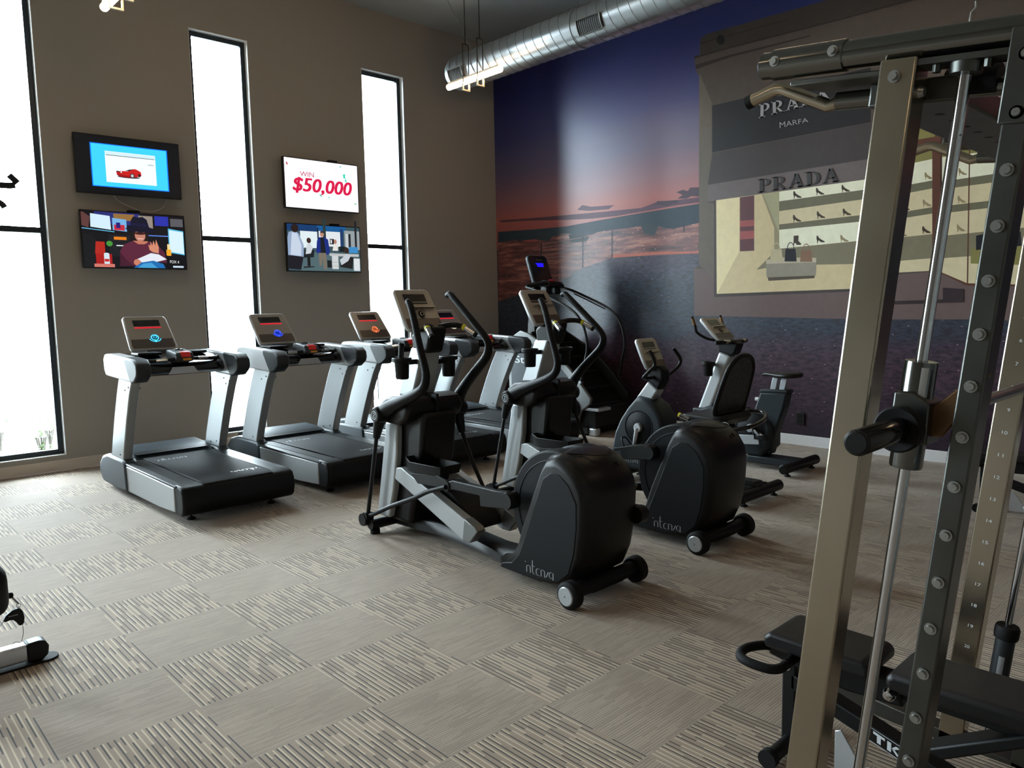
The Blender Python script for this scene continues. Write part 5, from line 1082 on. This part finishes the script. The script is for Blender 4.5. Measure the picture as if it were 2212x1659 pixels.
# ---------------------------------------------------------------- smith machine, leaning back 6.2 degrees as in the photo
TH=math.radians(6.2)
sm=thing('smith_machine','large steel smith machine rack with a dark bar filling the right of the photo','smith machine',(2.27,.70,0),rot=(TH,0,0))
SL=(-2.27,-.6959,.0756)
def S(name,m,mats,bev=0,parent=None,ang=40,seg=2):
    if parent is None: return obj(name,m,mats,sm,bev=bev,loc=SL,ang=ang,seg=seg)
    return obj(name,m,mats,parent,bev=bev,ang=ang,seg=seg)
def bolt(m,x,y,z,sx=-1,r=.009):
    m.lathe([(.0005,sx*.010),(r*.8,sx*.010),(r*.95,sx*.004),(r*1.35,sx*.004),(r*1.4,0)],(x,y,z),'x',12)
zf=-.09
for xs_,near in ((1.64,True),(2.90,False)):
    w=.07
    m=MB(); y0,y1=(.785,.857) if near else (.772,.850)
    m.box(xs_,xs_+w,y0,y1,zf-y0*.02,2.003); pa=S('front_post',m,'steel',.005)
    if near:
        m=MB(); bolt(m,xs_,.824,1.967); S('bolt',m,'zinc',0,pa); m=MB(); m.lathe([(.0005,-.01),(.009,-.01),(.012,0)],(xs_+.035,y0,1.94),'y',12); S('bolt',m,'zinc',0,pa)
    else:
        for i in range(20):
            m=MB()
            num=i+1; zz_=.915+(12-num)*.0775
            if zz_>1.95 or zz_<.0: continue
            vf=text_polys(str(num)); hw=.004 if num<10 else .008
            flat_text(m,vf,[(.806+hw,zz_-.0055),(.806-hw,zz_-.0055),(.806-hw,zz_+.0055),(.806+hw,zz_+.0055)],0,lambda a,b,o:(xs_-.0008,a,b))
            S('hole_number',m,'logo_white',0,pa)
    m=MB(); m.box(xs_,xs_+.067,.578,.622,zf,2.02); pb=S('rear_post',m,'steel_dark',.004)
    m=MB(); m.box(xs_-.004,xs_+.071,.572,.628,1.86,2.03); S('post_cap',m,'steel_dark',.003,pb)
    for i in range(19):
        m=MB(); bolt(m,xs_,.599,1.981-i*.1013); S('peg_bolt',m,'zinc',0,pb)
    # guide rod, mounts, bumper
    m=MB(); m.tube([(xs_+.035,.705,-.05),(xs_+.035,.705,1.985)],.0118,18); rd=S('guide_rod',m,'chrome')
    m=MB(); m.lathe([(.012,-.02),(.028,-.02),(.03,0),(.012,0)],(xs_+.035,.705,1.985),n=20); m.box(xs_+.005,xs_+.065,.62,.80,1.985,1.997); 
    for yy in (.665,.755): m.lathe([(.0005,-.014),(.008,-.014),(.009,0)],(xs_+.025,yy,1.985),n=8)
    S('rod_mount',m,'steel_dark',0,rd)
    m=MB(); m.lathe([(.012,.05),(.030,.05),(.030,.36),(.012,.36)],(xs_+.035,.705,0),n=20); bp=S('bumper_tube',m,'dark_grey',0,rd)
    m=MB(); m.lathe([(.012,.36),(.036,.36),(.038,.37),(.038,.395),(.034,.405),(.012,.405)],(xs_+.035,.705,0),n=20); S('bumper_collar',m,'black_rubber',0,rd)
    m=MB(); v,f=[],[]
    for i in range(5):
        a=PI*.95+.6*i/4; 
        for zz_ in (.20,.30): v.append((xs_+.035+.0305*math.cos(a),.705+.0305*math.sin(a),zz_))
    m.add(v,[(2*i,2*i+1,2*i+3,2*i+2) for i in range(4)]); S('bumper_label',m,'logo',0,rd)
    # sliding carriage
    m=MB(); m.lathe([(.012,1.18),(.031,1.18),(.032,1.185),(.032,1.40),(.031,1.405),(.012,1.405)],(xs_+.035,.705,0),n=28); cr=S('carriage',m,'tube_steel')
    m=MB(); m.prism([(.735,1.30),(.735,1.34),(.70,1.345),(.665,1.325),(.66,1.24),(.735,1.24)],xs_-.006,xs_+.07); S('bearing_block',m,'steel_dark',.004,cr)
    m=MB(); v=[]
    for i in range(5):
        a=PI*1.12+.42*i/4
        for zz_ in (1.335,1.395): v.append((xs_+.035+.0325*math.cos(a),.705+.0325*math.sin(a),zz_))
    m.add(v,[(2*i,2*i+1,2*i+3,2*i+2) for i in range(4)]); S('carriage_label',m,'logo_white',0,cr)
    m=MB(); m.prism([(.70,1.29),(.655,1.33),(.60,1.395),(.575,1.40),(.59,1.36),(.64,1.26),(.69,1.25)],xs_+.02,xs_+.03); S('safety_hook',m,'bronze',.003,cr)
    # long top tube with an outer sleeve
    m=MB(); m.tube([(xs_+.034,1.132,2.030),(xs_+.034,.10,2.030)],.0295,24); tp=S('top_tube',m,'tube_steel',0,None,50)
    m=MB(); m.lathe([(.030,.94),(.0335,.942),(.0335,1.105),(.030,1.107)],(xs_+.034,0,2.030),'y',28); sv=S('tube_sleeve',m,'tube_steel',0,tp)
    m=MB(); bolt(m,xs_+.002,1.09,2.030,r=.0085); S('bolt',m,'zinc',0,sv); m=MB(); bolt(m,xs_+.001,.958,2.034,r=.0085); S('bolt',m,'zinc',0,sv)
    m=MB(); m.lathe([(.0005,1.136),(.027,1.136),(.0285,1.132)],(xs_+.034,0,2.030),'y',24); S('end_cap',m,'black_plastic',0,tp)
    for yy in (.71,.62):
        m=MB(); m.tube([(xs_+.03,yy,2.055),(xs_+.03,yy,2.075),(xs_+.032,yy-.006,2.083),(xs_+.034,yy-.004,2.095)],.0022,6); S('wire_hook',m,'zinc',0,tp)
    m=MB(); m.box(xs_-.0,xs_+.07,-.25,1.25,zf-.02,zf+.04); S('base_rail',m,'steel_dark',.004)
# barbell guided by the carriages, with plate sleeves at both ends
m=MB(); m.tube([(1.60,.702,1.272),(3.05,.702,1.272)],.0145,16); S('bar_shaft',m,'zinc'); 
for x0,x1,s in ((1.39,1.585,-1),(3.24,3.04,1)):
    m=MB(); m.lathe([(.0005,x0),(.022,x0),(.025,x0-s*.004),(.025,x1),(.0005,x1)],(0,.702,1.272),'x',28); bs=S('bar_sleeve',m,'black_gloss')
    m=MB(); m.lathe([(.0005,x0+s*.003),(.019,x0+s*.003),(.021,x0),(.0245,x0-s*.002)],(0,.702,1.272),'x',28); S('sleeve_cap',m,'black_plastic',0,bs)
    m=MB(); m.lathe([(.0245,x1-s*.0),(.043,x1+s*.004),(.047,x1),(.047,x1-s*.02),(.043,x1-s*.026),(.015,x1-s*.028)],(0,.702,1.272),'x',32); S('collar_disc',m,'black_rubber',0,bs)
# top cross beams
m=MB(); m.box(1.71,2.90,.72,.90,1.925,1.975); cb=S('cross_beam',m,'steel_dark',.005)
m=MB()
for i in range(6): m.lathe([(.0005,-.0008),(.010,-.0008),(.010,0)],(1.85+i*.09,.80,1.925),'z',12)
S('beam_hole',m,'black_plastic',0,cb)
m=MB(); m.prism([(1.665,.86),(1.665,1.06),(1.76,1.03),(1.98,.88),(1.98,.80)],1.978,1.990,'z'); S('gusset_plate',m,'steel_dark',.002)
m=MB(); m.box(1.71,2.90,.585,.61,1.93,1.99); S('rear_cross_beam',m,'steel_dark',.004)
for X_,s in ((1.75,1),(2.79,-1)):
    m=MB(); m.tube([(X_,.62,1.953),(X_,.985,1.953)],.0195,18); pu=S('pull_up_bar',m,'tube_steel')
    m=MB(); m.tube([(X_,.975,1.952),(X_,1.005,1.945),(X_,1.120,1.993),(X_,1.140,1.994),(X_,1.205,1.972)],.0150,14); S('bent_grip',m,'steel',0,pu)
    m=MB(); m.tube([(X_,1.198,1.9745),(X_,1.212,1.9697)],.0165,14); S('grip_cap',m,'black_rubber',0,pu)
    m=MB(); m.tube([(X_,.665,1.965),(X_,.76,1.965)],.030,18); S('foam_grip',m,'black_rubber',0,pu)

# ---------------------------------------------------------------- benches
def make_bench(label,loc,rz=0,lettering=True):
    t=thing('weight_bench',label,'weight bench',loc,rz,group='adjustable weight benches')
    def B(name,m,mats,bev=0,parent=None,seg=2): return obj(name,m,mats,parent or t,bev=bev,seg=seg)
    # local x 0 = bench centre line, y along the bench (head end at small y)
    m=MB(); m.prism([(.505,.395),(.50,.43),(.52,.448),(.84,.452),(.865,.43),(.86,.395)],-.115,.115); B('seat_pad',m,'vinyl',.018,seg=4)
    m=MB(); m.prism([(-.40,.395),(-.41,.44),(-.39,.455),(.43,.446),(.455,.43),(.45,.388)],-.118,.118); bp=B('back_pad',m,'vinyl',.018,seg=4)
    for a,b_,z0 in ((-.37,.42,.385),):
        m=MB(); m.box(-.085,.085,a,b_,z0-.012,z0+.006); B('pad_board',m,'frame_black',.003,bp)
    m=MB(); m.prism([(.42,.31),(.44,.39),(.86,.39),(.88,.34),(.80,.325),(.60,.30)],-.045,.045); sb=B('seat_bracket',m,'frame_black',.008)
    m=MB(); m.box(-.03,.03,-.35,.50,.33,.378); B('back_support',m,'frame_black',.006)
    m=MB(); m.tube([(-.02,.85,.355),(-.04,.89,.365),(-.12,.92,.372),(-.185,.91,.372),(-.21,.87,.37),(-.20,.80,.365),(-.17,.77,.365),(-.12,.77,.365),(-.04,.775,.36)],.0165,12,5); hd=B('end_handle',m,'black_rubber')
    m=MB(); m.tube([(-.135,.768,.365),(-.125,.768,.365)],.019,14); B('handle_ring',m,'chrome',0,hd)
    m=MB(); m.box(-.035,.02,.78,.83,.03,.36); B('front_leg',m,'frame_black',.006)
    m=MB(); m.tube([(-.17,.80,.032),(.17,.80,.032)],.026,14); ft=B('front_foot',m,'frame_black')
    for s in (-1,1):
        m=MB(); m.tube([(s*.165,.80,.034),(s*.195,.80,.034)],.033,16); B('foot_cap',m,'black_rubber',0,ft)
    m=MB(); m.prism([(.80,.232),(.16,.046),(-.55,.045),(-.55,.10),(.15,.101),(.80,.290)],-.035,.035); bm_=B('main_beam',m,'frame_black',.006)
    m=MB(); m.box(-.30,.30,-.60,-.54,.0,.065); B('rear_foot',m,'frame_black',.01)
    m=MB(); m.prism([(.30,.19),(.36,.20),(.05,.385),(-.02,.385)],-.05,.05); B('adjustment_arm',m,'frame_black',.008)
    m=MB(); m.lathe([(.0005,-.040),(.014,-.038),(.021,-.028),(.021,-.012),(.008,-.006),(.008,0)],(-.045,.455,.352),'x',20); B('pull_pin',m,'chrome',0,sb)
    # maker's plate on the beam flank
    def fl_(a,b,o): return (-.0355-o,a,b)
    yA,yB=.525,.375
    zt=lambda y:(y)*.29
    q=[(yA,zt(yA)+.004),(yB,zt(yB)+.004),(yB,zt(yB)+.052),(yA,zt(yA)+.052)]
    m=MB(); m.poly([fl_(a,b,.0006) for a,b in q]); lp=B('label_plate',m,'logo_white',0,bm_)
    q2=[(yA-.002,zt(yA)+.006),(yB+.002,zt(yB)+.006),(yB+.002,zt(yB)+.050),(yA-.002,zt(yA)+.050)]
    m=MB(); m.poly([fl_(a,b,.0010) for a,b in q2]); B('label_field',m,'black_gloss',0,lp)
    m=MB(); q3=[(yA-.014,zt(yA)+.010),(yB+.012,zt(yB)+.014),(yB+.012,zt(yB)+.044),(yA-.014,zt(yA)+.042)]
    V=[];F=[]
    def put(v):
        o=len(V); V.extend(v); F.append(tuple(range(o,o+len(v))))
    put([(.0,.72),(.30,.72),(.30,1),(0,1)]); put([(.10,0),(.20,0),(.20,.72),(.10,.72)])
    put([(.36,0),(.46,0),(.46,1),(.36,1)]); put([(.46,.45),(.58,1),(.70,1),(.52,.45)]); put([(.46,.52),(.54,.52),(.72,0),(.60,0)])
    put([(.76,.2),(.84,.0),(.84,1),(.76,.8)]); put([(.92,.0),(1,.2),(1,.8),(.92,1)]); put([(.84,0),(.92,0),(.92,.24),(.84,.24)]); put([(.84,.76),(.92,.76),(.92,1),(.84,1)])
    flat_text(m,(V,F),q3,.0014,fl_); B('lettering',m,'logo_white',0,lp)
    m=MB(); m.prism([(.62,.02),(.62,.165),(.60,.175),(.50,.03)],-.075,-.068); m.ring((-.072,.50,.05),.028,.006,'x',20,8); B('transport_bracket',m,'light_metal',.002)
    return t
make_bench('black padded weight bench inside the smith machine rack',(2.49,.40,0))
make_bench('black weight bench against the mural, behind the numbered rack post',(6.50,.85,0))

# ---------------------------------------------------------------- cable machine cut off at the left edge
t=thing('cable_machine','cable machine cut off at the left edge, with hanging pulley strap','cable machine',(.10,4.0,0))
off=(-.10,-4.0,0)
def Q(name,m,mats,bev=0,parent=None,seg=2): return obj(name,m,mats,parent or t,bev=bev,loc=off if parent is None else None,seg=seg)
m=MB(); m.box(-.40,.645,3.965,4.035,.02,.100); bf=Q('base_foot',m,'light_metal',.012,seg=3)
m=MB(); m.prism([(.64,.012),(.64,.103),(.69,.105),(.715,.10),(.730,.07),(.725,.03),(.70,.010)],3.962,4.038,'y'); Q('foot_end_cap',m,'black_plastic',.010,bf,3)
m=MB(); m.prism([(x,y) for x,y in rrect(.40,.77,3.95,4.05,.048,5)],0,.010,'z'); Q('foot_plate',m,'black_rubber',.002,bf)
m=MB(); m.box(.02,.12,3.95,4.05,.10,2.25); Q('upright',m,'light_metal',.006)
m=MB(); m.tube([(.10,4.0,2.175),(.55,4.0,2.175),(.735,4.0,2.178),(.752,4.0,2.182)],.0135,12); hb=Q('top_handle',m,'dark_grey')
m=MB(); m.tube([(.765,4.0,2.192),(.735,4.0,2.225)],.0135,12); Q('handle_tip',m,'dark_grey',0,hb)
m=MB(); m.tube([(.10,4.0,2.095),(.55,4.0,2.105),(.66,4.0,2.105),(.695,4.0,2.098),(.708,4.0,2.082)],.0130,12,3); Q('lower_handle',m,'dark_grey')
m=MB(); m.pillow([(3.93,.46),(3.93,.30),(3.95,.27),(4.05,.27),(4.07,.30),(4.07,.46),(4.04,.50),(3.96,.50)],.14,inset=.06,n=5,cx=.45); Q('pulley_housing',m,'black_plastic')
m=MB(); m.lathe([(.0005,0),(.010,.002),(.014,.012),(.012,.022),(.0005,.026)],(.588,4.0,.338),'x',16); Q('rubber_stop',m,'black_rubber')
m=MB(); m.tube([(.603,4.0,.333),(.628,4.0,.292)],.0045,8)
for i in range(7): k=i/6; m.ring((.603+.025*k,4.0,.333-.041*k),.0045,.0012,'z',10,5)
m.ring((.629,4.0,.282),.0085,.0022,'y',16,6); Q('spring_clip',m,'chrome')
m=MB(); m.prism([(.563,.228),(.575,.250),(.600,.268),(.618,.272),(.630,.272),(.642,.255),(.647,.225),(.643,.197),(.632,.189),(.622,.192),(.612,.212),(.602,.224),(.588,.226),(.573,.222)],3.988,4.012,'y'); sp=Q('pulley_strap',m,'black_plastic',.004)
m=MB(); m.box(.585,.622,3.9865,3.988,.244,.247); Q('strap_lettering',m,'logo',0,sp)
m=MB(); m.tube([(.638,4.0,.193),(.638,4.0,.15),(.632,4.0,.125),(.628,4.0,.105)],.0013,6,3); m.tube([(.566,4.0,.226),(.545,4.0,.205),(.50,4.0,.20)],.0013,6,3); m.tube([(.59,4.0,.108),(.605,4.0,.116),(.628,4.0,.105)],.0013,6,3); Q('thin_cable',m,'frame_black')

# ---------------------------------------------------------------- daylight, camera
w=bpy.data.worlds.new('sky'); sc.world=w; w.use_nodes=True
bg=w.node_tree.nodes['Background']; bg.inputs['Color'].default_value=(.81,.92,1.0,1); bg.inputs['Strength'].default_value=SKY
for i,(a,b) in enumerate(WIN):
    L=bpy.data.lights.new('window_daylight_portal','AREA'); L.shape='RECTANGLE'; L.size=b-a; L.size_y=ZT-ZB; L.cycles.is_portal=True
    o=bpy.data.objects.new('window_daylight_portal',L); col.objects.link(o); o.location=((a+b)/2,YW+.21,(ZB+ZT)/2); o.rotation_euler=(-PI/2,0,0)
cam=bpy.data.cameras.new('camera'); co=bpy.data.objects.new('camera',cam); col.objects.link(co); sc.camera=co
cam.sensor_width=36; cam.lens=36*1629.54/2212; cam.clip_start=.02; cam.clip_end=200
r=Vector((0.72680163,-0.68656975,-0.01952843)); u=Vector((0.08378334,0.06040156,0.9946517)); f=Vector((0.68171823,0.72455064,-0.10142306))
co.matrix_world=Matrix(((r.x,u.x,-f.x,0),(r.y,u.y,-f.y,0),(r.z,u.z,-f.z,1.6),(0,0,0,1)))
sc.view_settings.view_transform='Standard'; sc.view_settings.look='None'; sc.view_settings.gamma=1; sc.view_settings.use_curve_mapping=False
sc.view_settings.exposure=EXPO
sc.cycles.max_bounces=8; sc.cycles.diffuse_bounces=4; sc.cycles.glossy_bounces=4; sc.cycles.transparent_max_bounces=8; sc.cycles.sample_clamp_indirect=4.0
sc.cycles.use_denoising=True
